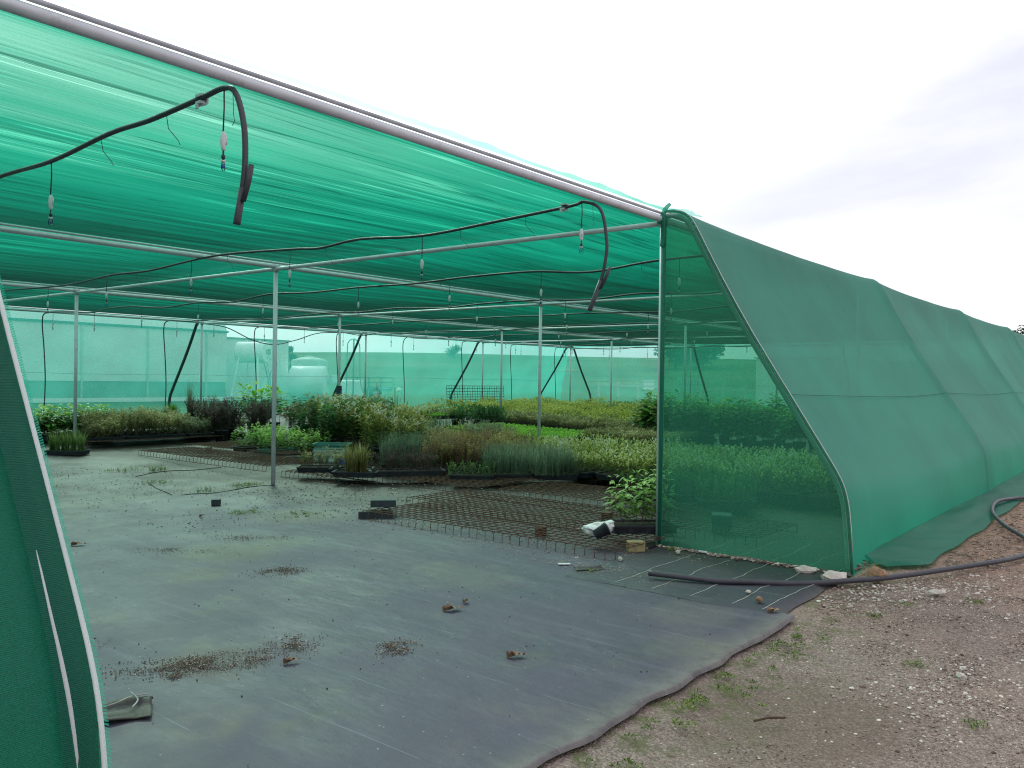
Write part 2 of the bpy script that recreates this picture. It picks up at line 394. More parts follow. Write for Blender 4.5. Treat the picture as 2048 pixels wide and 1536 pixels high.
M['mat_front'] = mat_material('weed_mat_front', (.055, .046, .074), 1.)
M['mat_back'] = mat_material('weed_mat_back', (.066, .056, .062), 1.1)
M['mat_corner'] = mat_material('weed_mat_corner', (.035, .032, .047), .5)

def pebble_material():
    m, nt, out = newmat('pebbles'); n = N(nt)
    a = n('Attribute', _attribute_name='tone')
    c = n.ramp(a.outputs['Fac'], [(0., (.08, .058, .048)), (.3, (.21, .155, .125)), (.55, (.33, .25, .21)), (.72, (.43, .36, .31)), (.86, (.58, .53, .46)), (1., (.72, .69, .63))])
    c = n.mix(.5, c, n.ramp(n.noise(60., 4., .6, n.coords()), [(.3, G(.7)), (.7, G(1.25))]), 'MULTIPLY')
    p = n('BsdfPrincipled', Base__Color=c, Roughness=.85); p.inputs['Specular IOR Level'].default_value = .2
    nt.links.new(p.outputs[0], out.inputs[0]); return m
M['pebble'] = pebble_material()

L = {
 'yellow': leafmat('leaf_yellowgreen', [(0., (0.055, 0.077, 0.028)), (.35, (0.170, 0.222, 0.053)), (.62, (0.467, 0.474, 0.127)), (.85, (0.700, 0.700, 0.347)), (1., (0.700, 0.700, 0.641))]),
 'farlime': leafmat('leaf_lime', [(0., (0.048, 0.076, 0.019)), (.4, (0.171, 0.228, 0.038)), (.7, (0.399, 0.418, 0.076)), (1., (0.646, 0.589, 0.171))]),
 'bright': leafmat('leaf_bright', [(0., (0.055, 0.126, 0.020)), (.4, (0.175, 0.401, 0.037)), (.8, (0.352, 0.677, 0.076)), (1., (0.552, 0.700, 0.150))]),
 'dark': leafmat('leaf_dark', [(0., (0.022, 0.073, 0.029)), (.5, (0.065, 0.199, 0.058)), (.85, (0.163, 0.401, 0.094)), (1., (0.365, 0.656, 0.182))], .38, .45),
 'broad': leafmat('leaf_broad', [(0., (0.034, 0.086, 0.020)), (.5, (0.121, 0.292, 0.049)), (.85, (0.308, 0.582, 0.086)), (1., (0.547, 0.700, 0.137))], .42, .4),
 'olive': leafmat('leaf_olive', [(0., (0.068, 0.076, 0.042)), (.45, (0.205, 0.198, 0.089)), (.8, (0.444, 0.410, 0.187)), (1., (0.700, 0.649, 0.377))]),
 'greygreen': leafmat('leaf_greygreen', [(0., (0.076, 0.091, 0.061)), (.5, (0.221, 0.247, 0.144)), (1., (0.479, 0.496, 0.308))]),
 'purple': leafmat('leaf_purple', [(0., (0.043, 0.037, 0.037)), (.5, (0.130, 0.096, 0.086)), (.85, (0.263, 0.198, 0.154)), (1., (0.400, 0.338, 0.216))]),
 'russet': leafmat('leaf_russet', [(0., (0.080, 0.052, 0.036)), (.45, (0.272, 0.175, 0.102)), (.75, (0.438, 0.311, 0.154)), (1., (0.583, 0.547, 0.218))]),
 'pale': leafmat('leaf_pale_tip', [(0., (0.034, 0.058, 0.017)), (.4, (0.119, 0.178, 0.035)), (.7, (0.379, 0.355, 0.100)), (.88, (0.672, 0.593, 0.266)), (1., (0.672, 0.672, 0.630))]),
 'blue': leafmat('leaf_bluegrass', [(0., (0.052, 0.084, 0.054)), (.5, (0.166, 0.236, 0.151)), (1., (0.396, 0.468, 0.284))]),
 'gold': leafmat('leaf_goldgrass', [(0., (0.063, 0.058, 0.025)), (.5, (0.226, 0.198, 0.062)), (1., (0.434, 0.407, 0.155))]),
 'grass': leafmat('leaf_grass', [(0., (0.053, 0.104, 0.030)), (.5, (0.192, 0.281, 0.066)), (1., (0.444, 0.504, 0.178))]),
 'bush': leafmat('leaf_bush', [(0., (0.026, 0.068, 0.023)), (.5, (0.103, 0.212, 0.058)), (.85, (0.256, 0.392, 0.103)), (1., (0.410, 0.512, 0.172))]),
 'seedling': leafmat('leaf_seedling', [(0., (0.059, 0.133, 0.036)), (.5, (0.222, 0.385, 0.089)), (.9, (0.444, 0.700, 0.178)), (1., (0.652, 0.700, 0.326))], .4, .4),
 'tree': leafmat('leaf_tree', [(0., (0.011, 0.028, 0.011)), (.6, (0.038, 0.067, 0.027)), (1., (0.095, 0.133, 0.048))]),
 'straw': leafmat('straw_mulch', [(0., (0.137, 0.102, 0.058)), (.6, (0.388, 0.308, 0.170)), (1., (0.616, 0.502, 0.296))]),
}

# ------------------------------------------------------------------ terrain
def gz(x, y):
    if y <= 4: z = 0.
    elif y < 12: z = .2*((y-4)/8)**1.5
    else: z = min(.2+(y-12)*.02, .6)
    return z
# shade house layout
AX, AY, H = 5.938, 5.79, 3.0
X0, X1, Y1 = -2*AX, 4*AX, 3*AY

def axis_vals(a, b, fine_a, fine_b, fine, coarse):
    out = []; x = a
    while x < b:
        out.append(x)
        x += fine if fine_a <= x < fine_b else coarse
    out.append(b); return out
def build_ground():
    xs = axis_vals(-70, 75, -8, 8, .22, 2.5); ys = axis_vals(-70, 75, -7, 4, .22, 1.6)
    mb = MB(); nx = len(xs)
    for y in ys:
        for x in xs:
            z = gz(x, y)-.02
            if y < -1.9 and -10 < x < 12:
                z += .018*(noise.noise(Vector((x*.9, y*.9, 0)))) + .012*noise.noise(Vector((x*3.1, y*3.1, 5)))
                d = math.hypot((x+3.35)/1.3, (y+2.45)/.7); z -= .025*max(0, 1-d*d*.6)
                z = min(z, -.006)
            mb.v.append((x, y, z))
    for j in range(len(ys)-1):
        for i in range(nx-1):
            mb.face((j*nx+i, j*nx+i+1, (j+1)*nx+i+1, (j+1)*nx+i))
    tag(mb.build('ground', M['ground'], None, True), kind='structure', label='brown gravel yard strewn with pale pebbles beside the weed mat')
build_ground()
def build_hill():
    mb = MB(); na = 120; radii = [62, 75, 95, 120, 150, 190, 240, 300, 420, 700, 1500, 4000]
    for r in radii:
        for i in range(na):
            a = 2*PI*i/na; x, y = 10+r*math.cos(a), 10+r*math.sin(a)
            hmax = 8.6+1.6*noise.noise(Vector((math.cos(a)*2.2, math.sin(a)*2.2, 1)))
            if a > PI*1.15 and a < PI*1.85: hmax *= .25
            z = .3+hmax*sstep(66, 255, r)+ (r>255)*(-(r-255)*.004)
            if r == 62: z = -.6
            z += .5*noise.noise(Vector((x*.02, y*.02, 0)))*(r > 100)
            mb.v.append((x, y, z))
    for j in range(len(radii)-1):
        for i in range(na):
            i2 = (i+1) % na
            mb.face((j*na+i, j*na+i2, (j+1)*na+i2, (j+1)*na+i))
    tag(mb.build('hill', M['hill'], None, True), kind='structure', label='low green pasture hill behind the shade house')
build_hill()

# weed mats
def sheet(name, poly_fn, xs, ys, z0, material, rough_amp=.006, keep=None):
    mb = MB(); nx = len(xs); ok = {}
    for j, y in enumerate(ys):
        for i, x in enumerate(xs):
            px, py = poly_fn(x, y)
            z = gz(px, py)+z0+rough_amp*(1+noise.noise(Vector((px*1.1, py*.8, z0*900))))
            mb.v.append((px, py, z))
    for j in range(len(ys)-1):
        for i in range(nx-1):
            if keep is None or keep(.5*(xs[i]+xs[i+1]), .5*(ys[j]+ys[j+1])):
                mb.face((j*nx+i, j*nx+i+1, (j+1)*nx+i+1, (j+1)*nx+i))
    return mb
def lin(a, b, n): return [a+(b-a)*i/n for i in range(n+1)]
# back mat under the whole house
mb = sheet('weed_mat', lambda x, y: (x, y), lin(X0-1.5, X1+1.4, 90), lin(-1.62, Y1+1.5, 90), .0, M['mat_back'], .005)
tag(mb.build('weed_mat', M['mat_back'], None, True), kind='structure', label='dusty grey weed mat floor under the benches')
# front mat, with a lifted rolled lip on the yard side and a curled far edge
def front_map(x, y):
    ex = 0
    if y < -1.6: y = y + .05*noise.noise(Vector((x*1.3, 0, 3))) + .03*noise.noise(Vector((x*4., 0, 8)))
    if y > 5.5: y = y + .12*noise.noise(Vector((x*1.5, 2, 3)))
    return x+ex, y
mb = MB(); xs = lin(-14., 0., 140); ys = [-1.80, -1.79, -1.775, -1.75, -1.70, -1.6]+lin(-1.5, 5.6, 71)+[5.66, 5.70, 5.72, 5.75]
nx = len(xs)
def front_xmax(y):
    if y < -1.6: return -1.52
    if y < -.14: return -1.50
    if y < .0: return -.1
    return -.02
idx = {}
for j, y in enumerate(ys):
    xm = -1.50 if y < -.12 else (-1.50+(y+.12)/.12*1.45 if y < 0 else -.03)
    for i, x in enumerate(xs):
        xx = -14.+(xm+14.)*((x+14.)/14.)**.75
        px, py = front_map(xx, y)
        z = gz(px, py)+.012+.005*(1+noise.noise(Vector((px*1.1, py*.8, 11))))
        d = py+1.80
        k = [0, .003, .006, .006, .004, .001][j] if j < 6 else 0
        if k: z += k*(.55+.75*abs(noise.noise(Vector((px*1.7, 0, 2)))))
        if j == 0: z = .0
        if y > 5.6: z += .02*(.4+noise.noise(Vector((px*2.2, 0, 9))))
        mb.v.append((px, py, z))
for j in range(len(ys)-1):
    for i in range(nx-1):
        mb.face((j*nx+i, j*nx+i+1, (j+1)*nx+i+1, (j+1)*nx+i))
tag(mb.build('weed_mat_sheet', M['mat_front'], None, True), kind='structure', label='blue-grey front weed mat sheet in the open bay')
# corner mat with white marker threads
mb = MB(); xs = lin(-1.56, 1.2, 40); ys = lin(-1.70, -.06, 26); nx = len(xs)
for y in ys:
    for x in xs:
        fx = (x+1.56)/2.76
        y2 = y + .02*noise.noise(Vector((x*3, y, 4)))
        if y < -1.5: y2 += .06*fx
        x2 = x - .02 + .03*noise.noise(Vector((0, y*3, 7)))*(1-fx)
        z = .026+.006*noise.noise(Vector((x*1.5, y*1.5, 1)))
        if y == ys[0]: z = -.01
        if x == xs[0]: z = .018
        mb.v.append((x2, y2, z))
for j in range(len(ys)-1):
    for i in range(nx-1): mb.face((j*nx+i, j*nx+i+1, (j+1)*nx+i+1, (j+1)*nx+i))
cm = mb.build('weed_mat_offcut', M['mat_corner'], None, True)
mb2 = MB(); rr_ = random.Random(3)
mb2.tube(smooth_path([(-1.36, 5.78, .038), (-1.2, 5.80, .044), (-.95, 5.66, .046), (-.6, 5.74, .05), (-.3, 5.82, .052), (-.02, 5.74, .05)], 8), lambda i: .006+.012*abs(noise.noise(Vector((i*.35, 2, 1)))), 7)
mb2.build('rolled_edge_shadow', M['blackplastic'], cm, True)  # curled mat edge; the shadow line beneath it is put into its black
mb2 = MB(); mb2.tube([(p.x+.05*noise.noise(Vector((p.x*3, p.y*2, 1))), p.y+.06*noise.noise(Vector((p.x*2, p.y*3, 5))), gz(p.x, p.y)+.010+.004*noise.noise(Vector((p.x*4, p.y*4, 8)))) for p in smooth_path([(-.9, 7.75, 0), (-.55, 7.95, 0), (-.2, 8.0, 0), (.2, 7.9, 0), (.6, 7.95, 0)], 10)], .005, 4)
mb2.tube([(p.x, p.y+.06*noise.noise(Vector((p.x*2, p.y*3, 5))), gz(p.x, p.y)+.010+.004*noise.noise(Vector((p.x*4, p.y*4, 8)))) for p in smooth_path([(-1.36, 5.9, 0), (-1.2, 6.6, 0), (-1.0, 7.2, 0)], 6)], .004, 4)
mb2.build('seam_line', M['soil'], cm)
tag(cm, kind='structure', label='dark weed mat offcut with pale marker threads at the corner post')
mb = MB()
for yy in (-.47, -.78, -1.08, -1.38, -1.60):
    x = -1.52
    pts = []
    while x < 1.0:
        pts.append(Vector((x, yy+.04*noise.noise(Vector((x*2.3, yy*9, 0)))+.016*noise.noise(Vector((x*8, yy*9, 3))), .0285+.006*noise.noise(Vector((x*1.5, yy*1.5, 1))))))
        x += .05
    for a, b in zip(pts, pts[1:]):
        w = .0022
        if noise.noise(Vector((a.x*3, yy*5, 9))) > -.42:
            mb.quad((a.x, a.y-w, a.z), (b.x, b.y-w, b.z), (b.x, b.y+w, b.z), (a.x, a.y+w, a.z))
mb.build('marker_thread', M['line_white'], cm)
# ------------------------------------------------------------------ shade house
house = empty('shade_house', (0, 0, 0))
tag(house, 'big flat-roofed shade house of steel pipes under green shade cloth', 'shade house')
PROF = [(0, 3.03), (.09, 3.03), (.17, 3.01), (.235, 2.965), (.29, 2.89), (.35, 2.78), (.56, 2.39), (.84, 1.91), (1.27, 1.24), (1.50, .88), (1.565, .77), (1.605, .68), (1.635, .56), (1.655, .39), (1.685, 0)]
ZS = [p[1] for p in PROF]
def prof_at(s):
    """s in 0..1 along the profile -> (offset, z)"""
    k = s*(len(PROF)-1); i = min(int(k), len(PROF)-2); t = k-i
    return (PROF[i][0]*(1-t)+PROF[i+1][0]*t, PROF[i][1]*(1-t)+PROF[i+1][1]*t)
PR_S = smooth_path([(a, 0, b) for a, b in PROF], 2)
def zmap(z, x, y):
    g = gz(x, y); return g + z*(3.03-g)/3.03

# posts
def post(x, y, r=.029):
    mb = MB(); g = gz(x, y)
    mb.tube([(x, y, g-.02), (x, y, H-.03)], r, 12)
    mb.tube([(x, y, H-.10), (x, y, H-.028)], r+.007, 12)
    mb.box(x-.0, y-r-.012, H-.065, .025, .022, .05)
    mb.tube([(x, y-r-.03, H-.07), (x, y-r+.01, H-.07)], .006, 6)
    return mb.build('post', M['galv'], house, True)
for i in range(4):
    for j in range(-2, 5):
        if i == 0 and j == -1: post(-5.87, 0)
        else: post(j*AX, i*AY)
# long pipes along the house (under the cloth) with a thin upper rail
for i in range(4):
    y = i*AY
    mb = MB(); mb.tube([(X0, y, H-.028), (X1, y, H-.028)], .030, 12)
    for q in range(-2, 5):
        mb.tube([(q*AX-.045, y, H-.028), (q*AX+.045, y, H-.028)], .037, 12)
    if i == 0:
        for xx in (-4.55, -1.6): mb.tube([(xx, y, H-.028), (xx+.004, y, H-.028)], .0312, 12)
    mb.build('roof_pipe', M['galv'], house, True)
    mb = MB(); mb.tube([(X0, y-.006, H+.022), (X1, y-.006, H+.022)], .013, 8)
    mb.build('upper_rail', M['galv_dark'], house, True)
for j in range(-2, 5):
    x = j*AX
    mb = MB(); mb.tube([(x, .03, H-.062), (x, Y1-.03, H-.062)], .024, 10)
    for q in range(3):
        yy = q*AY+3.1; mb.tube([(x, yy, H-.062), (x, yy+.03, H-.062)], .027, 10)
    mb.build('cross_pipe', M['galv'], house, True)

# bent wall frames
M['wrapped'] = simple('dark_wrapped_pipe', (.07, .09, .085), .55, .1, .3, .15, 6.)
def frame(fn, r=.024, material=None):
    mb = MB(); mb.tube([fn(p.x, p.z) for p in PR_S], r, 10)
    return mb.build('wall_frame', material or M['galv'], house, True)
for x in (-2*AX, -5.87, 0, AX, 2*AX, 3*AX, 4*AX):
    frame(lambda o, z, x=x: (x, -o+(.018 if x not in (0, -5.87) else 0), z-(.03 if x in (0, -5.87) else .045) if z > .1 else z))
for x in [j*AX for j in range(-2, 5)]:
    frame(lambda o, z, x=x: (x, Y1+o, zmap(z, x, Y1)-.03), .040, M['wrapped'])
for i in range(4):
    frame(lambda o, z, i=i: (X1+o, i*AY, zmap(z, X1, i*AY)-.03), .042, M['wrapped'])
    frame(lambda o, z, i=i: (X0-o, i*AY, zmap(z, X0, i*AY)-.03))
# short cross rail in the far corner
mb = MB(); mb.tube([(X1, Y1, 1.95), (X1+.8, Y1, 1.95)], .012, 8); mb.build('corner_rail', M['galv'], house, True)
mb = MB(); mb.tube([(X1, Y1, 1.95), (X1, Y1+.8, 1.95)], .012, 8); mb.build('corner_rail', M['galv'], house, True)

# roof cloth
def roof_z(x, y):
    a = abs(math.sin(PI*y/AY)); b = abs(math.sin(PI*x/AX))
    z = 3.045 - .10*(a**.9)*(.45+.55*b**.6)
    z -= .034*(1-sstep(.02, .3, y))
    z += .005*noise.noise(Vector((x*.35, y*4.5, 0)))*min(1, a*3+.15) + .009*noise.noise(Vector((x*.22, y*1.3, 7)))*a
    return z
xs = lin(X0, X1, 130); ys = lin(.012, Y1, 330); nx = len(xs); mb = MB()
for y in ys:
    for x in xs: mb.v.append((x, y, roof_z(x, y)))
for j in range(len(ys)-1):
    for i in range(nx-1): mb.face((j*nx+i, j*nx+i+1, (j+1)*nx+i+1, (j+1)*nx+i))
mb.build('roof_net', M['net_roof'], house, True)
# torn selvedge standing above the front pipe
mb = MB(); n0 = 260; prev = None
for k in range(n0+1):
    x = -5.9+6.32*k/n0
    ht = .6*max(.004, .035+.035*noise.noise(Vector((x*1.3, 0, 0)))+.02*noise.noise(Vector((x*5, 0, 4))))*sstep(-4.9, -3.2, x)*(1 if x < .0 else 1.3*(1-sstep(.16, .42, x+.05*noise.noise(Vector((x*22, 3, 3))))))+.006
    y = -.035-.02*noise.noise(Vector((x*3, 1, 0)))-(max(0, x-.0)*.35)
    cur = ((x, -.03-(max(0, x)*.35), 3.04), (x, y, 3.045+ht))
    if prev: mb.quad(prev[0], cur[0], cur[1], prev[1])
    prev = cur
mb.build('torn_selvedge', M['net_far'], house, True)

# sloping wall cloths
def wall_sheet(name, material, stations, fn, bays, sag=.07, nz=40):
    """fn(t, off, z) -> point; stations are positions along the wall, bays the frame positions"""
    mb = MB()
    for t in stations:
        lo = max([b for b in bays if b <= t+1e-6], default=bays[0]); hi = min([b for b in bays if b > t+1e-6], default=bays[-1])
        w = math.sin(PI*(t-lo)/(hi-lo)) if hi > lo else 0
        for k in range(nz+1):
            s = k/nz; o, z = prof_at(s)
            e = math.sin(PI*min(1, max(0, (s-.05)/.9)))
            sg = sag*(abs(w)**.55)*(.35+.65*e)
            wr = .012*noise.noise(Vector((t*.7, z*2.2, 3)))*abs(w)+.006*noise.noise(Vector((t*2., z*5, 8)))*abs(w)
            o2 = o + .028 - sg*.8 + wr; z2 = z + .018*(z > 2.6) - sg*.45*(z > .3)*(1 if z < 2.99 else .9)
            mb.v.append(fn(t, o2, max(z2, .0)))
    m1 = nz+1
    for i in range(len(stations)-1):
        for k in range(nz): mb.face((i*m1+k, (i+1)*m1+k, (i+1)*m1+k+1, i*m1+k+1))
    return mb.build(name, material, house, True)
wall_sheet('side_net', M['net_side'], [-.035]+lin(0, X1, 160), lambda t, o, z: (t + (max(0, o)*sstep(X1-.5, X1, t)), -o, z), [0, AX, 2*AX, 3*AX, X1], .14)
wall_sheet('side_net', M['net_near'], lin(X0, -5.835, 40), lambda t, o, z: (t, -o, z), [X0, -5.87], .035)
wall_sheet('far_net', M['net_far'], lin(X0, X1, 110), lambda t, o, z: (t + (max(0, o)*sstep(X1-.5, X1, t)), Y1+o, zmap(z, t, Y1)), [j*AX for j in range(-2, 5)])
wall_sheet('far_net', M['net_far'], lin(0, Y1, 60), lambda t, o, z: (X1+o, t + max(0, o)*sstep(Y1-.5, Y1, t) - max(0, o)*sstep(.5, 0, t), zmap(z, X1, t)), [0, AY, 2*AY, Y1])
wall_sheet('far_net', M['net_far'], lin(0, Y1, 60), lambda t, o, z: (X0-o, t, zmap(z, X0, t)), [0, AY, 2*AY, Y1])

# flat end cloths beside the open bay
def end_net(x, material):
    mb = MB(); pts = [(p.x, p.z) for p in PR_S]
    zs = lin(0, 3.0, 48); m = 14
    def off_at(z):
        for (a, za), (b, zb) in zip(pts, pts[1:]):
            if zb <= z <= za and za > zb: return a+(b-a)*(za-z)/(za-zb)
        return pts[-1][0] if z < .01 else .1
    for z in zs:
        oo = off_at(max(z, .001))+.012
        for k in range(m+1):
            y = -.004-(oo-.004)*k/m
            zz = z if z > .01 else .03+.03*noise.noise(Vector((y*4, x, 0)))
            mb.v.append((x + .012*noise.noise(Vector((y*1.7, z*1.3, x)))*math.sin(PI*k/m), y, zz))
    for j in range(len(zs)-1):
        for k in range(m): mb.face((j*(m+1)+k, j*(m+1)+k+1, (j+1)*(m+1)+k+1, (j+1)*(m+1)+k))
    return mb.build('end_net', material, house, True)
end_net(-.036, M['net_end'])
end_net(-5.845, M['net_end'])
# rolled hem of the end cloth on post, frame and ground
mb = MB(); mb.tube([(-.033, -.026, .02), (-.034, -.028, 1.5), (-.030, -.03, 2.92)], .017, 8); mb.build('end_hem', M['net_side'], house, True)
mb = MB()
mb.tube([(-.034, -(p.x+.028), max(p.z, .02)) for p in PR_S], .012, 8); mb.build('end_hem', M['net_end'], house, True)
# thin tube added for the light glint along the bent frame's wire-lock strip
mb = MB(); mb.tube([(-.040, -(p.x+.046), p.z+.004) for p in PR_S if p.z > .02], .0032, 6); mb.build('edge_strip', M['galv'], house, True)
# knotted cloth end at the corner
mb = MB(); mb.tube(smooth_path([(-.05, .01, 2.93), (-.06, -.03, 3.0), (-.05, -.05, 3.06), (-.02, -.075, 3.10)], 4), lambda i: .028-.0011*i, 8)
mb.tube(smooth_path([(-.04, -.02, 2.72), (-.045, -.03, 2.85), (-.05, -.03, 2.98)], 4), .026, 8)
mb.build('cloth_knot', M['net_side'], house, True)
# seams along the walls
def seam(path):
    mb = MB()
    for a, b in zip(path, path[1:]):
        pass
    mb.tube(path, .0026, 4, False)
    mb.build('seam', M['seam'], house)
def sp(z):  # offset of the sheet at height z (middle of a bay)
    for (a, za), (b, zb) in zip(PROF, PROF[1:]):
        if zb <= z <= za and za > zb: return a+(b-a)*(za-z)/(za-zb)
    return 1.6
def sagat(t, L, a=.055): return a*abs(math.sin(PI*t/L))**.55
seam([(x, -(sp(1.42)+.040-sagat(x, AX, .112)*.95), 1.42-sagat(x, AX, .112)*.45+.01*math.sin(x)) for x in lin(.1, X1, 90)])
seam([(x, Y1+sp(1.42)-sagat(x, AX)-.02, zmap(1.35, x, Y1)+.015*math.sin(x*1.3)) for x in lin(0, X1, 110)])
seam([(X1+sp(1.42)-sagat(y, AY)-.02, y, zmap(1.35, X1, y)+.015*math.sin(y)) for y in lin(0, Y1, 70)])

# cloth skirt lying on the ground outside the side wall
mb = MB(); xs = lin(.38, X1, 150); m = 12
for x in xs:
    wd = .12+.29*sstep(.3, .9, x)+.05*noise.noise(Vector((x*1.1, 0, 0)))
    for k in range(m+1):
        s = k/m
        y = -1.675-wd*s
        z = .09*(1-s)**2+.012+.06*abs(noise.noise(Vector((x*1.6-s*.8, s*1.6, 0))))*math.sin(PI*min(1, s*.9+.1))+.014*noise.noise(Vector((x*6-s*3, s*3, 2)))*math.sin(PI*s)
        mb.v.append((x+.1*s*(1-sstep(.4, .9, x)), y, max(z, .004)))
for i in range(len(xs)-1):
    for k in range(m): mb.face((i*(m+1)+k, i*(m+1)+k+1, (i+1)*(m+1)+k+1, (i+1)*(m+1)+k))
skirt = mb.build('net_skirt', M['net_skirt'], house, True)
mb = MB(); rg = random.Random(5)
for k in range(260):
    x = .05+rg.random()**1.3*8; mb.stone(x, -1.70-.03*rg.random(), .02+.05*rg.random(), rg.uniform(.006, .02), rg.uniform(.006, .014), .008, rg.uniform(0, 3), rg, rg.uniform(.1, .5))
tag(mb.build('gravel_line', M['pebble']), kind='stuff', label='crumbs of bark and grit caught along the foot of the green wall')

# near left wall end: bright strip, toothed fringe and folded hem band along the bent frame
E5 = -5.835
NP = [(p.x, p.z) for p in PR_S]
def near_pt(i, out): # point on the frame edge, pushed outwards
    a = Vector((NP[max(i-1, 0)][0], NP[max(i-1, 0)][1])); b = Vector((NP[min(i+1, len(NP)-1)][0], NP[min(i+1, len(NP)-1)][1]))
    t = (b-a).normalized(); nrm = Vector((-t.y, t.x))
    if nrm.x < 0: nrm = -nrm
    return Vector((NP[i][0], NP[i][1]))+nrm*out
def dense(path, step):
    out = []; P = [Vector(p) for p in path]
    for a, b in zip(P, P[1:]):
        n = max(1, int((b-a).length/step))
        out += [a.lerp(b, k/n) for k in range(n)]
    out.append(P[-1]); return out
edge = [near_pt(i, .036) for i in range(len(NP))]
mb = MB()
mb.tube([(E5-.004, -p.x, p.y) for p in edge], .0068, 8); mb.build('edge_strip', M['whitestrip'], house, True)
mb = MB(); D = dense([(p.x, p.y) for p in edge], .008)
for a, b in zip(D, D[1:]):
    t = (b-a).normalized(); nrm = Vector((-t.y, t.x)); nrm = nrm if nrm.x > 0 else -nrm
    c = a.lerp(b, .62); w1 = a+nrm*.007; w2 = c+nrm*.007; d1 = a+nrm*.022+t*.004; d2 = c+nrm*.022+t*.004
    mb.quad((E5, -w1.x, w1.y), (E5, -w2.x, w2.y), (E5+.004, -d2.x, d2.y), (E5+.004, -d1.x, d1.y))
mb.build('fringe', M['net_far'], house)
mb = MB(); m = 6   # folded hem band lying on the wall behind the strip
for i in range(len(NP)):
    for k in range(m+1):
        s = k/m; x = E5-.012-.085*s-.012*noise.noise(Vector((NP[i][1]*1.4, s, 0)))
        p = near_pt(i, .036+.010*math.sin(PI*s))
        mb.v.append((x, -p.x, max(p.y, .01)))
for i in range(len(NP)-1):
    for k in range(m): mb.face((i*(m+1)+k, (i+1)*(m+1)+k, (i+1)*(m+1)+k+1, i*(m+1)+k+1))
mb.build('folded_hem', M['net_near'], house, True)
mb = MB(); lowp = [(E5-.062-.012*math.sin(PI*min(1, (1.3-p.y)/.9)), -p.x-.004, p.y, p.y) for p in [near_pt(i, .036) for i in range(len(NP))] if p.y < 1.08]
mb.tube([q[:3] for q in lowp], lambda i: .002+.0048*math.sin(PI*min(1, i/max(1, len(lowp)-1)+.1)), 6); mb.build('bright_crescent', M['whitestrip'], house, True)  # white tube standing in for a bright crescent gap beside the hem

# ------------------------------------------------------------------ overhead irrigation
def hose_points(x, sd, y_end, drop=True, zlist=None):
    rg = random.Random(sd); pts = []
    if zlist: pts += zlist
    else: pts += [(x+.02, -.03, 2.90), (x, .15, 2.90)]
    y = pts[-1][1]+.9
    while y < y_end-.3:
        low = rg.uniform(.0, .10) if rg.random() > .25 else 0.
        pts.append((x+rg.uniform(-.07, .07), y, 2.885-low*.8)); y += rg.uniform(.8, 1.3)
    if drop:
        g = gz(x, Y1)
        pts += [(x, y_end, 2.92), (x-.03, y_end+.16, 2.72), (x+.03, y_end+.20, 2.1), (x+.05, y_end+.16, 1.3), (x-.02, y_end+.08, g+.02)]
    return pts
def ordw(i): return ['first', 'second', 'third', 'fourth', 'fifth', 'sixth', 'seventh', 'eighth', 'ninth', 'tenth', 'eleventh'][i]
def hose_at(path, y):
    best = min(path, key=lambda p: abs(p.y-y) if p.z > 2.7 else 99)
    return best
HX = [-4.42, -1.15, 1.75, 4.75, 7.5, 10.5, 13.4, 16.4, 19.3, 22.3]
z1 = [(-4.43, -.055, 2.26), (-4.425, -.085, 2.40), (-4.42, -.10, 2.55), (-4.42, -.085, 2.73), (-4.42, -.015, 2.895), (-4.42, .09, 2.945), (-4.42, .31, 2.935), (-4.42, .82, 2.915), (-4.42, 1.28, 2.92), (-4.42, 2.06, 2.875), (-4.42, 2.89, 2.89)]
z2 = [(-1.15, .02, 2.08), (-1.15, -.07, 2.28), (-1.15, -.115, 2.45), (-1.15, -.125, 2.61), (-1.15, -.065, 2.86), (-1.15, .10, 2.945), (-1.15, .23, 2.925), (-1.15, .97, 2.885), (-1.15, 1.92, 2.845), (-1.15, 2.8, 2.895), (-1.15, 3.43, 2.86), (-1.15, 3.94, 2.89), (-1.15, 5.4, 2.94), (-1.15, 6.91, 2.87)]
# sprinkler meshes shared by every copy
def mesh_of(fn, name, mats, smooth=True):
    mb = MB(); fn(mb); return mb.mesh(name, mats, smooth)
def f_tube(mb): mb.tube([(0, 0, 0), (.004, 0, -.08), (-.004, 0, -.21)], .0042, 6)
def f_weight(mb):
    mb.lathe([(.003, -.205), (.008, -.209), (.0125, -.225), (.0165, -.25), (.0165, -.265), (.012, -.29), (.008, -.302), (.003, -.304)], 10)
    mb.box(0, -.0135, -.25, .010, .008, .05)
def f_nozzle(mb):
    mb.lathe([(.003, -.300), (.005, -.302), (.005, -.325), (.010, -.327), (.010, -.343), (.006, -.346), (.006, -.352), (.002, -.353)], 8)
    mb.tube([(-.006, 0, -.362), (-.016, 0, -.372), (-.018, 0, -.398), (0, 0, -.405), (.018, 0, -.398), (.016, 0, -.372), (.006, 0, -.362)], .0028, 5)
def f_collar(mb): mb.lathe([(.002, -.352), (.013, -.353), (.013, -.358), (.009, -.360), (.009, -.364), (.002, -.365)], 8)
def f_spin(mb): mb.lathe([(.002, -.372), (.008, -.374), (.006, -.392), (.002, -.394)], 6)
ME = {k: mesh_of(f, 'sprinkler_'+k, m) for k, f, m in (('tube', f_tube, M['poly']), ('weight', f_weight, M['whiteplastic']), ('nozzle', f_nozzle, M['blackplastic']), ('collar', f_collar, M['whiteplastic']), ('spinner', f_spin, M['blue']))}
def sprinkler(loc, rz, label, grp):
    e = empty('hanging_sprinkler', loc, rz); tag(e, label, 'sprinkler', grp)
    obj('dropper_tube', ME['tube'], e); obj('weight', ME['weight'], e)
    nz = obj('nozzle', ME['nozzle'], e); obj('collar', ME['collar'], nz); obj('spinner', ME['spinner'], nz)
    return e
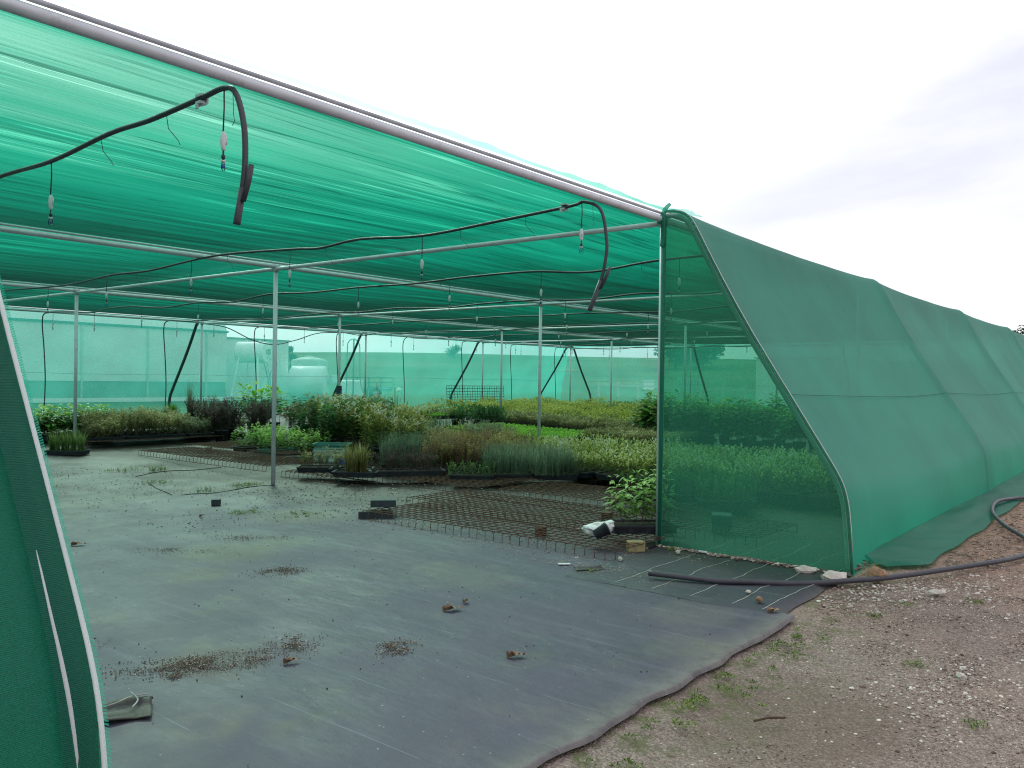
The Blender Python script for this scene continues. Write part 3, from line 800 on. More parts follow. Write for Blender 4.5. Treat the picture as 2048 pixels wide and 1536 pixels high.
for h, x in enumerate(HX):
    near = h < 2
    pts = hose_points(x, 40+h, 17.0, True, (z1, z2)[h] if near else None)
    path = smooth_path(pts, 6)
    e = empty('irrigation_hose', (0, 0, 0))
    lab = ['black irrigation hose nearest the camera, its folded end hanging under the front pipe', 'black irrigation hose second from the camera, its end hanging beside the corner post'][h] if near else 'black irrigation hose slung under the roof, %s from the camera' % ordw(h)
    tag(e, lab, 'hose', 'irrigation hoses slung under the shade roof')
    mb = MB(); mb.tube(path, .0145 if h == 0 else .0135, 8); mb.build('hose_line', M['poly'], e, True)
    if near:   # folded end with its sleeve, and a saddle clamp
        a = Vector(pts[0]); b = Vector(pts[1]); d = (a-b).normalized()
        mb = MB(); mb.tube([b-d*.02+Vector((0, 0, 0)), a-d*.0, a+d*.02], .0185, 12)
        mb.tube([b-d*.13+Vector((.008, -.030, 0)), b-d*.05+Vector((.008, -.030, 0)), b+d*.05+Vector((0, -.022, 0))], .0135, 10)
        mb.build('end_sleeve', M['poly'], e, True)
        c = Vector((x, .29, 2.93)); mb = MB()
        mb.box(c.x, c.y, c.z+.014, .045, .06, .012); mb.box(c.x, c.y+.01, c.z-.02, .038, .045, .014); mb.box(c.x+.018, c.y, c.z-.005, .008, .05, .04); mb.box(c.x-.016, c.y+.02, c.z-.035, .012, .018, .03)
        mb.tube([(c.x, c.y-.045, c.z-.036), (c.x, c.y+.05, c.z-.03)], .005, 6)
        mb.build('saddle_clamp', M['galv'], e)
    rg = random.Random(h)
    for k, y in enumerate([.62, 1.45, 3.3, 5.1, 7.3] if near else [1.2, 4.4, 8.1]):   # loose tie wires
        p = hose_at(path, y); mb = MB()
        mb.tube([p, p+Vector((.03, .03, -.07)), p+Vector((.055, -.03, -.14)), p+Vector((.05, -.06, -.17))], .0022, 4); mb.build('tie_wire', M['poly'], e)
    if near:
        p = hose_at(path, .02); mb = MB(); mb.tube([p, p+Vector((0, -.01, -.13)), p+Vector((0, -.02, -.16)), p+Vector((0, .0, -.18))], .002, 4); mb.build('tie_wire', M['poly'], e)
    ys = [.085, 2.06, 4.1, 6.0, 8.05, 10.1, 12.2, 14.3, 16.3] if h != 1 else [.11, 1.92, 3.94, 5.95, 7.95, 10.15, 12.2, 14.3, 16.2]
    if not near: ys = [q+rg.uniform(-.25, .25)+.35 for q in ys]
    for k, y in enumerate(ys):
        if h == 0 and k > 2: continue
        p = hose_at(path, y); hl = ['nearest', 'second', 'third', 'fourth', 'fifth', 'sixth', 'seventh', 'eighth', 'ninth', 'tenth'][h]
        sprinkler((p.x, p.y, p.z-.012), rg.uniform(-.8, .8), 'hanging sprinkler with white weight, %s from the open side on the %s overhead hose' % (ordw(k), hl), 'sprinklers hanging from the overhead hoses')
# a slack spare loop of hose near the far wall
mb = MB(); mb.tube(smooth_path([(5.9, 17.25, 2.93), (6.6, 17.2, 2.86), (7.4, 17.15, 2.55), (8.1, 17.1, 2.45), (8.9, 17.1, 2.62), (9.8, 17.1, 2.88), (11.2, 17.1, 2.94)], 6), .0135, 8)
tag(mb.build('slack_hose', M['poly'], None, True), 'slack loop of black hose sagging under the far roof edge before the tanks', 'hose')
# heavy hose on the ground
hp = [(-1.25, -.60, .065), (-1.17, -.83, .058), (-1.08, -1.06, .05), (-.90, -1.29, .045), (-.68, -1.53, .035), (-.3, -1.79, .03), (.11, -2.03, .03), (.96, -2.39, .03), (1.45, -2.58, .03), (1.95, -2.66, .03), (2.6, -2.56, .03), (3.3, -2.28, .04), (4.0, -2.06, .06), (4.6, -1.96, .075), (5.2, -1.93, .075), (5.8, -2.0, .05), (6.6, -2.2, .03), (8, -2.3, .03)]
e = empty('ground_hose', (-1.25, -.6, 0)); tag(e, 'thick black hose lying over the mat and gravel beside the green wall', 'hose')
P3 = [Vector(p)-Vector((-1.25, -.6, 0)) for p in smooth_path(hp, 6)]
mb = MB(); mb.tube(P3, .021, 12); mb.build('hose_line', M['poly'], e, True)
# ------------------------------------------------------------------ rusty mesh benches
def bench(x, y, sx, sy, label, h=.105, rz=0., step=.1, r=.0040):
    g = max(gz(x, y), gz(x, y+sy))
    e = empty('mesh_bench', (x, y, g), rz); tag(e, label, 'bench', 'low rusty wire mesh benches')
    rg = random.Random(int(x*100+y*10)); sagf = lambda px, py: h-.012*abs(noise.noise(Vector((x+px*1.5, y+py*1.2, 3))))-.006
    mb = MB(); n = int(round(sy/step)); m = int(round(sx/step))
    for k in range(n+1):
        yy = k*step
        mb.tube([(px, yy+.004*rg.uniform(-1, 1), sagf(px, yy)) for px in lin(0, sx, 6)], r, 4, False)
    for k in range(m+1):
        xx = k*step
        mb.tube([(xx+.004*rg.uniform(-1, 1), py, sagf(xx, py)+r*1.6) for py in lin(0, sy, 10)], r, 4, False)
    mb.build('mesh_top', M['rust'], e)
    for side in (0, sx):
        mb = MB(); d = -1 if side == 0 else 1
        for k in range(n+1):
            yy = k*step; j = rg.uniform(-.006, .006)
            mb.tube([(side-d*.004, yy, sagf(side, yy)), (side+d*.010, yy+j*.3, h-.016), (side+d*.014, yy+j, .012+.004*rg.random())], r, 4, False)
        mb.tube([(side+d*.015, 0, .016), (side+d*.015, sy*.5, .014), (side+d*.015, sy, .017)], r, 4, False)
        mb.build('folded_edge', M['rust'], e)
    return e
bench(-.87, -.08, 1.0, 3.1, 'rusty mesh bench nearest the open front, its long folded edge facing the mat')
bench(.17, .72, 1.0, 2.7, 'empty rusty mesh bench just behind the nearest one')
bench(.50, -.72, 1.0, 1.3, 'short rusty mesh bench half hidden behind the green end cloth')
bench(1.25, 3.3, 1.0, 2.7, 'rusty mesh bench carrying the long black trays of twiggy plants')
bench(1.55, .25, 1.15, 2.9, 'empty rusty mesh bench in front of the yellow-green seedling trays')
bench(.66, 5.3, .55, 1.2, 'small rusty mesh bench under the dry brown seedlings')
bench(.37, 6.45, 1.0, 3.6, 'rusty mesh bench left of the second post, its legs showing')
bench(1.50, 7.6, 1.0, 3.0, 'rusty mesh bench carrying the light green trays')
bench(.10, 11.2, 2.6, 1.7, 'rusty mesh bench under the olive seedling trays at the far left')
bench(2.15, 3.2, 2.0, 3.2, 'rusty mesh bench under the reddish heath trays')
bench(3.3, -1.0, 3.4, 4.1, 'rusty mesh bench under the yellow-green seedling bed')

# ------------------------------------------------------------------ plants
def leaf(mb, p, d, ln, w, tone, droop=.3, fold=.25):
    d = Vector(d).normalized(); up = Vector((0, 0, 1)); s = d.cross(up)
    if s.length < .05: s = Vector((1, 0, 0))
    s.normalize(); nn = s.cross(d)
    p = Vector(p); mid = p+d*ln*.5+nn*ln*.06; tip = p+d*ln - up*ln*droop*.5
    a = mid+s*w*.5+nn*w*fold; b = mid-s*w*.5+nn*w*fold
    n = len(mb.v); mb.v += [tuple(p), tuple(a), tuple(tip), tuple(b)]
    mb.face((n, n+1, n+2), tone); mb.face((n, n+2, n+3), tone*.94)
def ovate(mb, p, d, ln, w, tone, droop=.3):
    d = Vector(d).normalized(); up = Vector((0, 0, 1)); s = d.cross(up)
    if s.length < .05: s = Vector((1, 0, 0))
    s.normalize(); nn = s.cross(d); p = Vector(p); base = len(mb.v)
    for t, k in ((0, .05), (.25, .8), (.5, 1.), (.75, .7), (1., .03)):
        c = p+d*ln*t-up*(ln*droop*.5*t*t)
        mb.v += [tuple(c+s*w*.5*k+nn*w*.14*k), tuple(c), tuple(c-s*w*.5*k+nn*w*.14*k)]
    for i in range(4):
        a = base+i*3
        mb.face((a, a+3, a+4, a+1), tone); mb.face((a+1, a+4, a+5, a+2), tone*.92)
def strand(mb, pts, w, tone):
    for a, b in zip(pts, pts[1:]):
        a = Vector(a); b = Vector(b); s = Vector((rnd.uniform(-1, 1), rnd.uniform(-1, 1), 0)).normalized()*w*.5
        mb.quad(a-s, a+s, b+s*.7, b-s*.7, tone)
def spots(rg, sx, sy, n, circ=False):
    out = []
    if circ:
        for _ in range(n):
            a = rg.uniform(0, 2*PI); q = rg.random()**.5; out.append((sx/2*q*math.cos(a), sy/2*q*math.sin(a)))
        return out
    k = max(1, int(round(math.sqrt(n*sx/sy)))); m = max(1, int(math.ceil(n/k)))
    for i in range(k):
        for j in range(m):
            out.append((-sx/2+sx*(i+.5+rg.uniform(-.38, .38))/k, -sy/2+sy*(j+.5+rg.uniform(-.38, .38))/m))
    return out
def gen_leafy(mb, rg, sx, sy, n, h, ll, lw, per, z0=0., circ=False, erect=.5, tip=.55, spread=.06):
    for x, y in spots(rg, sx, sy, n, circ):
        hh = h*rg.uniform(.68, 1.12); lx, ly = rg.uniform(-spread, spread), rg.uniform(-spread, spread)
        mb.cur = 1; strand(mb, [(x, y, z0), (x+lx, y+ly, z0+hh*.96)], .005, .3); mb.cur = 0
        for k in range(per):
            f = 1-(1-(k+rg.random())/per)**1.25; f = .12+.88*f
            a = rg.uniform(0, 2*PI); el = rg.uniform(-.2, .35)+erect*f
            d = (math.cos(a)*math.cos(el), math.sin(a)*math.cos(el), math.sin(el))
            p = (x+lx*f, y+ly*f, z0+hh*f)
            q = ll*rg.uniform(.65, 1.2)*(1-.25*f)
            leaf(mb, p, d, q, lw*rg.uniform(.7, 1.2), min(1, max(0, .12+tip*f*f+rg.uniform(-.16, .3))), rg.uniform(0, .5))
def gen_grass(mb, rg, sx, sy, n, h, w, lean=.3, z0=0., circ=False, clumps=0):
    S = spots(rg, sx, sy, clumps, circ) if clumps else None
    for k in range(n):
        if S:
            c = S[k % len(S)]; x = c[0]+rg.gauss(0, .018); y = c[1]+rg.gauss(0, .018)
        else: x, y = rg.uniform(-sx/2, sx/2), rg.uniform(-sy/2, sy/2)
        hh = h*rg.uniform(.45, 1.1); a = rg.uniform(0, 2*PI); l = hh*lean*rg.random()
        dx, dy = math.cos(a), math.sin(a); t = rg.random()*.75
        sdir = Vector((-dy, dx, 0))*w*.5
        p0 = Vector((x, y, z0)); p1 = Vector((x+dx*l*.3, y+dy*l*.3, z0+hh*.6)); p2 = Vector((x+dx*l, y+dy*l, z0+hh))
        n0 = len(mb.v); mb.v += [tuple(p0-sdir), tuple(p0+sdir), tuple(p1+sdir*.8), tuple(p1-sdir*.8), tuple(p2)]
        mb.face((n0, n0+1, n0+2, n0+3), t*.7); mb.face((n0+3, n0+2, n0+4), min(1, t*.9+.15))
def gen_twig(mb, rg, sx, sy, n, h, leaves, ll=.012, z0=0., circ=False, tip=.4, spread=.3, branch=3):
    for x, y in spots(rg, sx, sy, n, circ):
        hh = h*rg.uniform(.6, 1.1)
        for b in range(branch):
            a = rg.uniform(0, 2*PI); l = hh*spread*rg.random(); st = hh*rg.uniform(0, .35)
            p0 = Vector((x, y, z0+st)); p1 = Vector((x+math.cos(a)*l*.5, y+math.sin(a)*l*.5, z0+st+(hh-st)*.55)); p2 = Vector((x+math.cos(a)*l, y+math.sin(a)*l, z0+hh*rg.uniform(.8, 1.05)))
            mb.cur = 1; strand(mb, [p0, p1, p2], .0035, .3); mb.cur = 0
            for k in range(leaves):
                f = rg.random()**.8; p = p0.lerp(p1, f*2) if f < .5 else p1.lerp(p2, f*2-1)
                aa = rg.uniform(0, 2*PI); el = rg.uniform(-.1, 1.1)
                leaf(mb, p, (math.cos(aa)*math.cos(el), math.sin(aa)*math.cos(el), math.sin(el)), ll*rg.uniform(.7, 1.6), ll*.4, min(1, max(0, .2+tip*f+rg.uniform(-.2, .3))), .1)
def gen_broad(mb, rg, sx, sy, n, h, ll, lw, per, z0=0., circ=False, droop=.5, tip=.5):
    for x, y in spots(rg, sx, sy, n, circ):
        hh = h*rg.uniform(.7, 1.1); lx, ly = rg.uniform(-.08, .08), rg.uniform(-.08, .08)
        mb.cur = 1; strand(mb, [(x, y, z0), (x+lx*.5, y+ly*.5, z0+hh*.5), (x+lx, y+ly, z0+hh*.97)], .008, .4); mb.cur = 0
        for k in range(per):
            f = .2+.8*(k+rg.random())/per; a = k*2.4+rg.uniform(-.4, .4); el = rg.uniform(-.25, .3)+.5*(f > .9)
            d = (math.cos(a)*math.cos(el), math.sin(a)*math.cos(el), math.sin(el)); st = ll*rg.uniform(.2, .7)*(1.1-f*.6)
            p = Vector((x+lx*f, y+ly*f, z0+hh*f)); q = p+Vector(d)*st+Vector((0, 0, st*.25))
            mb.cur = 1; strand(mb, [p, q], .004, .5); mb.cur = 0
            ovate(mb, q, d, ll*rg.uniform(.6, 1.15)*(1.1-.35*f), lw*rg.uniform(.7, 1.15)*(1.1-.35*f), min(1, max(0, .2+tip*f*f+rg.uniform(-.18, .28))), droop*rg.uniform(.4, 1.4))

# tray and pot meshes
def f_tray(mb, sx=.60, sy=.34, h=.075):
    t = .006; a, b = sx/2, sy/2; ta, tb = a*.94, b*.92
    for (x0, y0, x1, y1, c0, d0, c1, d1) in ((-a, -b, a, -b, -ta, -tb, ta, -tb), (a, -b, a, b, ta, -tb, ta, tb), (a, b, -a, b, ta, tb, -ta, tb), (-a, b, -a, -b, -ta, tb, -ta, -tb)):
        mb.quad((c0, d0, 0), (c1, d1, 0), (x1, y1, h), (x0, y0, h))
        k0, k1 = .94, .93
        mb.quad((x0*k0, y0*k1, h), (x1*k0, y1*k1, h), (c1*.95, d1*.95, .01), (c0*.95, d0*.95, .01))
        mb.quad((x0, y0, h), (x1, y1, h), (x1*k0, y1*k1, h), (x0*k0, y0*k1, h))
        o = 1.035
        mb.quad((x0*o, y0*o, h-.012), (x1*o, y1*o, h-.012), (x1*o, y1*o, h+.003), (x0*o, y0*o, h+.003))
        mb.quad((x0*o, y0*o, h+.003), (x1*o, y1*o, h+.003), (x1*.985, y1*.98, h+.003), (x0*.985, y0*.98, h+.003))
        n = 7 if abs(x1-x0) > abs(y1-y0) else 4
        for i in range(n):   # stiffening ribs
            f = (i+.5)/n; lx, ly = c0+(c1-c0)*f, d0+(d1-d0)*f; ux, uy = x0+(x1-x0)*f, y0+(y1-y0)*f
            dx, dy = (x1-x0), (y1-y0); ll = math.hypot(dx, dy); dx /= ll; dy /= ll; ox, oy = dy*.006, -dx*.006
            mb.quad((lx-dx*.008+ox, ly-dy*.008+oy, .004), (lx+dx*.008+ox, ly+dy*.008+oy, .004), (ux+dx*.008+ox, uy+dy*.008+oy, h-.012), (ux-dx*.008+ox, uy-dy*.008+oy, h-.012))
    mb.quad((-ta, -tb, .003), (ta, -tb, .003), (ta, tb, .003), (-ta, tb, .003))
def f_soil(mb, sx=.60, sy=.34, h=.058):
    n, m = 14, 9; rg = random.Random(3); base = len(mb.v)
    for j in range(m+1):
        for i in range(n+1): mb.v.append((sx*.92*(i/n-.5), sy*.9*(j/m-.5), h+rg.uniform(-.005, .007)))
    for j in range(m):
        for i in range(n): a = base+j*(n+1)+i; mb.face((a, a+1, a+n+2, a+n+1))
TRAY = mesh_of(f_tray, 'tray', M['blackplastic'], False); TRAYG = mesh_of(f_tray, 'tray_green', M['greenplastic'], False)
SOIL = mesh_of(f_soil, 'soil', M['soil'], True)
LONG = mesh_of(lambda mb: f_tray(mb, 1.05, .36, .085), 'long_tray', M['blackplastic'], False); LSOIL = mesh_of(lambda mb: f_soil(mb, 1.05, .36, .066), 'long_soil', M['soil'])
def f_pot(mb):
    mb.lathe([(.001, .004), (.105, .004), (.135, .22), (.146, .222), (.146, .245), (.135, .246), (.128, .2), (.001, .2)], 20)
POT = mesh_of(f_pot, 'pot', M['blackplastic'], True); 
def f_psoil(mb): mb.lathe([(.001, .215), (.06, .218), (.131, .212)], 16)
PSOIL = mesh_of(f_psoil, 'pot_soil', M['soil'])
_cache = {}
def plant_mesh(kind, var):
    key = (kind, var)
    if key in _cache: return _cache[key]
    rg = random.Random(hash_(kind)*31+var); mb = MB(); lm = None
    tz = .058; W, D = .56, .31
    if kind == 'yellow': gen_leafy(mb, rg, W+.04, D+.04, 26, .27, .075, .022, 12, tz, erect=.75, tip=.62); lm = 'yellow'
    elif kind == 'bright': gen_leafy(mb, rg, W+.04, D+.03, 52, .09, .045, .026, 7, tz, erect=.4, tip=.6); lm = 'bright'
    elif kind == 'olive': gen_twig(mb, rg, W+.08, D+.08, 26, .42, 26, .042, tz, tip=.55, spread=.28); lm = 'olive'
    elif kind == 'greygreen': gen_twig(mb, rg, W+.08, D+.08, 26, .34, 26, .038, tz, tip=.5, spread=.25); lm = 'greygreen'
    elif kind == 'lowolive': gen_twig(mb, rg, W+.04, D+.04, 26, .22, 18, .04, tz, tip=.5, spread=.3, branch=2); lm = 'olive'
    elif kind == 'heath': gen_twig(mb, rg, W+.03, D+.03, 24, .50, 34, .026, tz, tip=.55, spread=.2, branch=4); lm = 'russet'
    elif kind == 'blue': gen_grass(mb, rg, W+.05, D+.05, 560, .46, .0065, .75, tz, clumps=26); gen_grass(mb, rg, W, D, 160, .30, .007, 1.0, tz); gen_twig(mb, rg, W, D, 10, .43, 20, .012, tz, tip=.7, spread=.15, branch=2); lm = 'blue'
    elif kind == 'feather': gen_grass(mb, rg, W+.1, D+.1, 380, .50, .007, .55, tz); gen_twig(mb, rg, W, D, 12, .5, 40, .02, tz, spread=.3); lm = 'blue'
    elif kind == 'gold': gen_grass(mb, rg, .36, .28, 480, .44, .0065, .55, tz, clumps=6); lm = 'gold'
    elif kind == 'rush': gen_grass(mb, rg, .6, .22, 460, .38, .007, .6, tz, clumps=8); lm = 'grass'
    elif kind == 'drybrown': gen_twig(mb, rg, W, D, 14, .30, 18, .024, tz, tip=.5, spread=.6, branch=5); lm = 'olive'
    elif kind == 'twiggy': gen_twig(mb, rg, .8, .30, 14, .34, 24, .028, tz, tip=.4, spread=.8, branch=6); gen_leafy(mb, rg, .95, .3, 40, .08, .03, .012, 7, tz); lm = 'purple'
    elif kind == 'lightgreen': gen_leafy(mb, rg, W+.1, D+.1, 22, .33, .075, .034, 15, tz, erect=.3, tip=.75); lm = 'seedling'
    elif kind == 'broad': gen_broad(mb, rg, W+.05, D+.05, 16, .50, .13, .10, 16, tz, tip=.6); lm = 'broad'
    elif kind == 'bush': gen_leafy(mb, rg, W+.1, D+.12, 46, .22, .032, .016, 20, tz, erect=.5, tip=.5); lm = 'bush'
    elif kind == 'sprig': gen_broad(mb, rg, .50, .30, 12, .30, .095, .052, 24, tz, tip=.7, droop=.4); gen_leafy(mb, rg, .5, .3, 14, .10, .03, .015, 6, tz); lm = 'seedling'
    # pots
    elif kind == 'p_purple': gen_twig(mb, rg, .36, .36, 13, .62, 46, .032, .21, True, tip=.3, spread=.5, branch=6); lm = 'purple'
    elif kind == 'p_russet': gen_twig(mb, rg, .34, .34, 13, .55, 42, .032, .21, True, tip=.5, spread=.35, branch=5); lm = 'russet'
    elif kind == 'p_dark': gen_leafy(mb, rg, .5, .5, 20, .72, .11, .042, 24, .21, True, erect=.2, tip=.35, spread=.2); lm = 'dark'
    elif kind == 'p_pale': gen_leafy(mb, rg, .42, .42, 20, .70, .12, .022, 24, .21, True, erect=.7, tip=.7, spread=.16); lm = 'pale'
    elif kind == 'p_lime': gen_broad(mb, rg, .36, .36, 12, .80, .20, .10, 17, .21, True, droop=.1, tip=.6); lm = 'bright'
    elif kind == 'p_big': gen_broad(mb, rg, .5, .5, 9, .95, .17, .11, 32, .21, True, droop=.6, tip=.42); lm = 'broad'
    elif kind == 'p_glossy': gen_leafy(mb, rg, .5, .5, 22, .42, .10, .035, 16, .21, True, erect=.8, tip=.3); lm = 'dark'
    elif kind == 'p_grass': gen_grass(mb, rg, .16, .16, 420, .40, .005, .8, .21, clumps=3); lm = 'bright'
    elif kind == 'p_tallgrass': gen_grass(mb, rg, .14, .14, 160, .95, .004, .35, .21, clumps=3); gen_twig(mb, rg, .3, .3, 8, .35, 40, .016, .21, True, spread=.5); lm = 'olive'
    elif kind == 'p_wispy': gen_twig(mb, rg, .3, .3, 6, .95, 22, .024, .21, True, tip=.6, spread=.25, branch=3); lm = 'olive'
    me = mb.mesh('foliage_'+kind, [L[lm], M['stem']]); _cache[key] = me; return me
def hash_(s): return sum((i+1)*ord(c) for i, c in enumerate(s)) % 9973
NV = {'yellow': 6, 'bright': 4, 'olive': 4, 'lowolive': 4, 'heath': 3, 'blue': 3, 'p_big': 4, 'p_dark': 3, 'p_pale': 3}
_cnt = {}
def tray(kind, x, y, rz, label, group=None, z=.11, name='plant_tray', tm=None, sc_=1., long=False, tilt=0., cat='plant tray'):
    k = _cnt.get(kind, 0); _cnt[kind] = k+1
    e = empty(name, (x, y, gz(x, y)+z), rz); tag(e, label, cat, group)
    if tilt: e.rotation_euler[0] = tilt
    if long: obj('tray', LONG, e); obj('soil', LSOIL, e)
    else: obj('tray', tm or TRAY, e); obj('soil', SOIL, e)
    f = obj('foliage', plant_mesh(kind, k % NV.get(kind, 2)), e)
    if k % 2: f.rotation_euler[2] = PI
    f.scale = (1, 1, sc_)
    return e
def pot(kind, x, y, label, group=None, z=0., sc_=1., ps=1., fs=1.):
    k = _cnt.get(kind, 0); _cnt[kind] = k+1
    e = empty('potted_plant', (x, y, gz(x, y)+z), rnd.uniform(0, 6.28)); tag(e, label, 'potted plant', group); e.scale = (ps, ps, ps)
    obj('pot', POT, e); obj('soil', PSOIL, e); f = obj('foliage', plant_mesh(kind, k % NV.get(kind, 2)), e); f.scale = (fs, fs, sc_); f.location = (0, 0, .21*(1-sc_))
    return e
RV = -.9   # long side across the view

# left of the aisle
tray('rush', -.5, 10.72, RV, 'long black tray of green rushes standing by the left interior post', z=.01)
g1 = 'olive seedling trays in the far left bed'; l1 = 'black tray of olive-brown bushy seedlings packed in the far left bed'
for i in range(4):
    for j in range(3):
        kind = 'olive' if i < 3 else 'greygreen'
        tray(kind, .50+i*.62+j*.17+rnd.uniform(-.03, .03), 11.55+j*.42+rnd.uniform(-.03, .03), rnd.uniform(-.05, .05), l1 if i < 3 else 'black tray of grey-green seedlings at the right end of the olive bed', g1 if i < 3 else 'grey-green seedling trays beside the olive bed', sc_=rnd.uniform(.78, 1.15) if i < 3 else rnd.uniform(.75, 1.0))
for i, j in ((0, 0), (1, 0), (0, 1), (1, 1)):
    tray('greygreen', 2.95+i*.5, 12.0+j*.42, .1, 'black tray of grey-green seedlings at the right end of the olive bed', 'grey-green seedling trays beside the olive bed', z=.02)
for i in range(4):
    for j in range(2):
        tray('broad', -.75+i*.60, 12.55+j*.42+i*.16, .1, 'black tray of broad-leaved green plants behind the left post', 'broad-leaved plant trays at the far left', z=.05)
pot('p_grass', 4.45, 16.2, 'black pot with a bright green grass tuft before the far cloth wall', ps=.9)
pot('p_tallgrass', 5.0, 16.3, 'black pot of tall pale wispy grass beside the bright grass tuft')
pot('p_purple', 4.55, 15.4, 'dark bushy pot plant under the tall pale grass', ps=.8)
for k, (x, y) in enumerate([(3.9, 13.9), (4.4, 14.3)]): pot('p_wispy', x, y, 'thin-stemmed green pot plant left of the purple shrubs', 'thin-stemmed green pot plants', fs=1.4, sc_=.6)
for k, (x, y) in enumerate([(2.75, 11.35), (3.2, 11.75), (3.55, 11.2), (3.05, 12.3), (3.9, 11.75)]):
    pot('p_purple', x, y, ['dark purple-brown twiggy shrub in a black pot at the front of its clump'][0] if k == 0 else 'dark purple-brown twiggy shrub behind the front pot of the clump', None if k == 0 else 'purple-brown shrubs in the dark clump', fs=1.2)
for x, y in [(4.6, 13.0), (4.9, 12.6)]: pot('p_lime', x, y, 'tall yellow-green broad-leaved pot plant rising behind the dark shrubs', 'tall yellow-green plants', fs=1.15, sc_=1.0)
for x, y in [(4.5, 11.3), (4.8, 10.9), (5.2, 10.7), (5.0, 11.6), (5.5, 11.2), (5.7, 10.5)]: pot('p_russet', x, y, 'reddish-brown twiggy shrub in a black pot left of the big leafy shrub', 'reddish-brown potted shrubs', fs=1.15)
tray('lightgreen', 1.85, 8.95, 0, 'black tray of pale green leafy plants, left of the row of three by the post', tm=TRAY)
tray('lightgreen', 1.98, 8.40, .05, 'green plastic tray of light green leafy plants by the second post', tm=TRAYG)
tray('lightgreen', 2.28, 7.92, -.05, 'black tray of light green leafy plants right of the second post', tm=TRAY)
for x, y in [(2.45, 9.1), (2.6, 8.5), (2.55, 9.55)]: tray('lightgreen', x, y, 0, 'black tray of light green leafy plants in the second row by the post', 'light green trays in the second row')
for k, (x, y) in enumerate([(2.85, 8.0), (3.2, 7.5), (3.35, 8.3), (3.0, 8.75), (3.75, 7.9)]): pot('p_dark', x, y, 'dark green leafy shrub in the big clump right of the second post', 'dark leafy shrubs of the big clump', z=.1, fs=1.2, sc_=.92)
for k, (x, y) in enumerate([(3.1, 8.3), (3.5, 7.8), (3.55, 8.7), (3.0, 7.7), (3.9, 8.3), (3.4, 9.0)]): pot('p_pale', x, y, 'pale-tipped narrow-leaved shrub rising out of the big clump', 'pale-tipped shrubs of the big clump', z=.1, sc_=1.0, fs=1.15)
for k, (x, y) in enumerate([(2.55, 6.45), (2.95, 6.1), (2.75, 6.85), (3.25, 6.6), (3.1, 7.05)]): pot('p_pale', x, y, 'narrow-leaved pale green plant behind the green crate', 'narrow-leaved plants behind the crate', z=.1, sc_=.92)
for x, y in [(4.4, 8.2), (4.9, 8.6)]: pot('p_wispy', x, y, 'tall wispy seed-tipped plant above the far trays', 'tall wispy plants', z=.1, sc_=1.05)
for k, (x, y) in enumerate([(.98, 6.05), (1.22, 5.62)]): tray('drybrown', x, y, RV+.1, ['black tray of dry brown twiggy seedlings beside the second post', 'black tray of dry brown seedlings behind the golden grass'][k])
tray('gold', 1.02, 5.30, RV, 'black tray with a tall golden grass clump', z=.11)
tray('twiggy', 1.62, 4.92, RV+.25, 'long black tray of dark twiggy seedlings in front of the crate', long=True)
for x, y in [(2.15, 5.55), (2.55, 5.35), (2.5, 5.85)]: tray('feather', x, y, RV, 'black tray of blue-green feathery seedlings', 'blue-green feathery seedling trays')
pot('p_lime', 2.5, 4.95, 'small plant with two bright green leaves among the feathery seedlings', ps=.45, z=.1, sc_=.75)
lh = 'black tray of reddish-brown heath seedlings in the block left of the blue-green grass'
for k, (x, y) in enumerate([(2.28, 4.86), (2.55, 4.48), (2.75, 4.9), (3.05, 4.55), (2.75, 5.35), (3.15, 5.0), (3.5, 4.6), (3.1, 5.45), (3.55, 5.1), (3.5, 5.6), (3.95, 5.2), (3.95, 4.75)]): tray('heath', x, y, RV+.05, lh, 'reddish heath seedling trays')
tray('bush', 1.98, 4.0, RV, 'low mound of small green leaves between the heath and the grass trays', sc_=.85)
tray('blue', 2.42, 3.72, RV+.15, 'tray of fine blue-green grass with straw on top, left one at the front')
tray('blue', 2.86, 3.22, RV+.3, 'tray of fine blue-green grass with straw on top, right one at the front')
for x, y in [(2.75, 4.05), (3.2, 3.6)]: tray('blue', x, y, RV+.2, 'tray of fine blue-green grass standing behind the two front grass trays', 'rear blue-green grass trays')
for (x, y, a) in ((2.42, 3.72, RV+.15), (2.86, 3.22, RV+.3)):   # straw mulch of the two front trays
    mb = MB(); rg = random.Random(int(x*100))
    for k in range(420):
        px, py = rg.uniform(-.27, .27), rg.uniform(-.15, .15); q = rg.uniform(0, PI); dx, dy = math.cos(q)*.02, math.sin(q)*.02; z = .07+rg.uniform(0, .02)
        mb.quad((px-dx, py-dy, z), (px-dx+.003, py-dy+.002, z), (px+dx+.003, py+dy+.002, z+rg.uniform(-.008, .012)), (px+dx, py+dy, z+rg.uniform(-.008, .012)), rg.random())
    o = mb.build('straw', L['straw'])
    par = [q for q in bpy.data.objects if q.name.startswith('plant_tray') and abs(q.location.x-x) < .005 and abs(q.location.y-y) < .005][0]
    o.parent = par
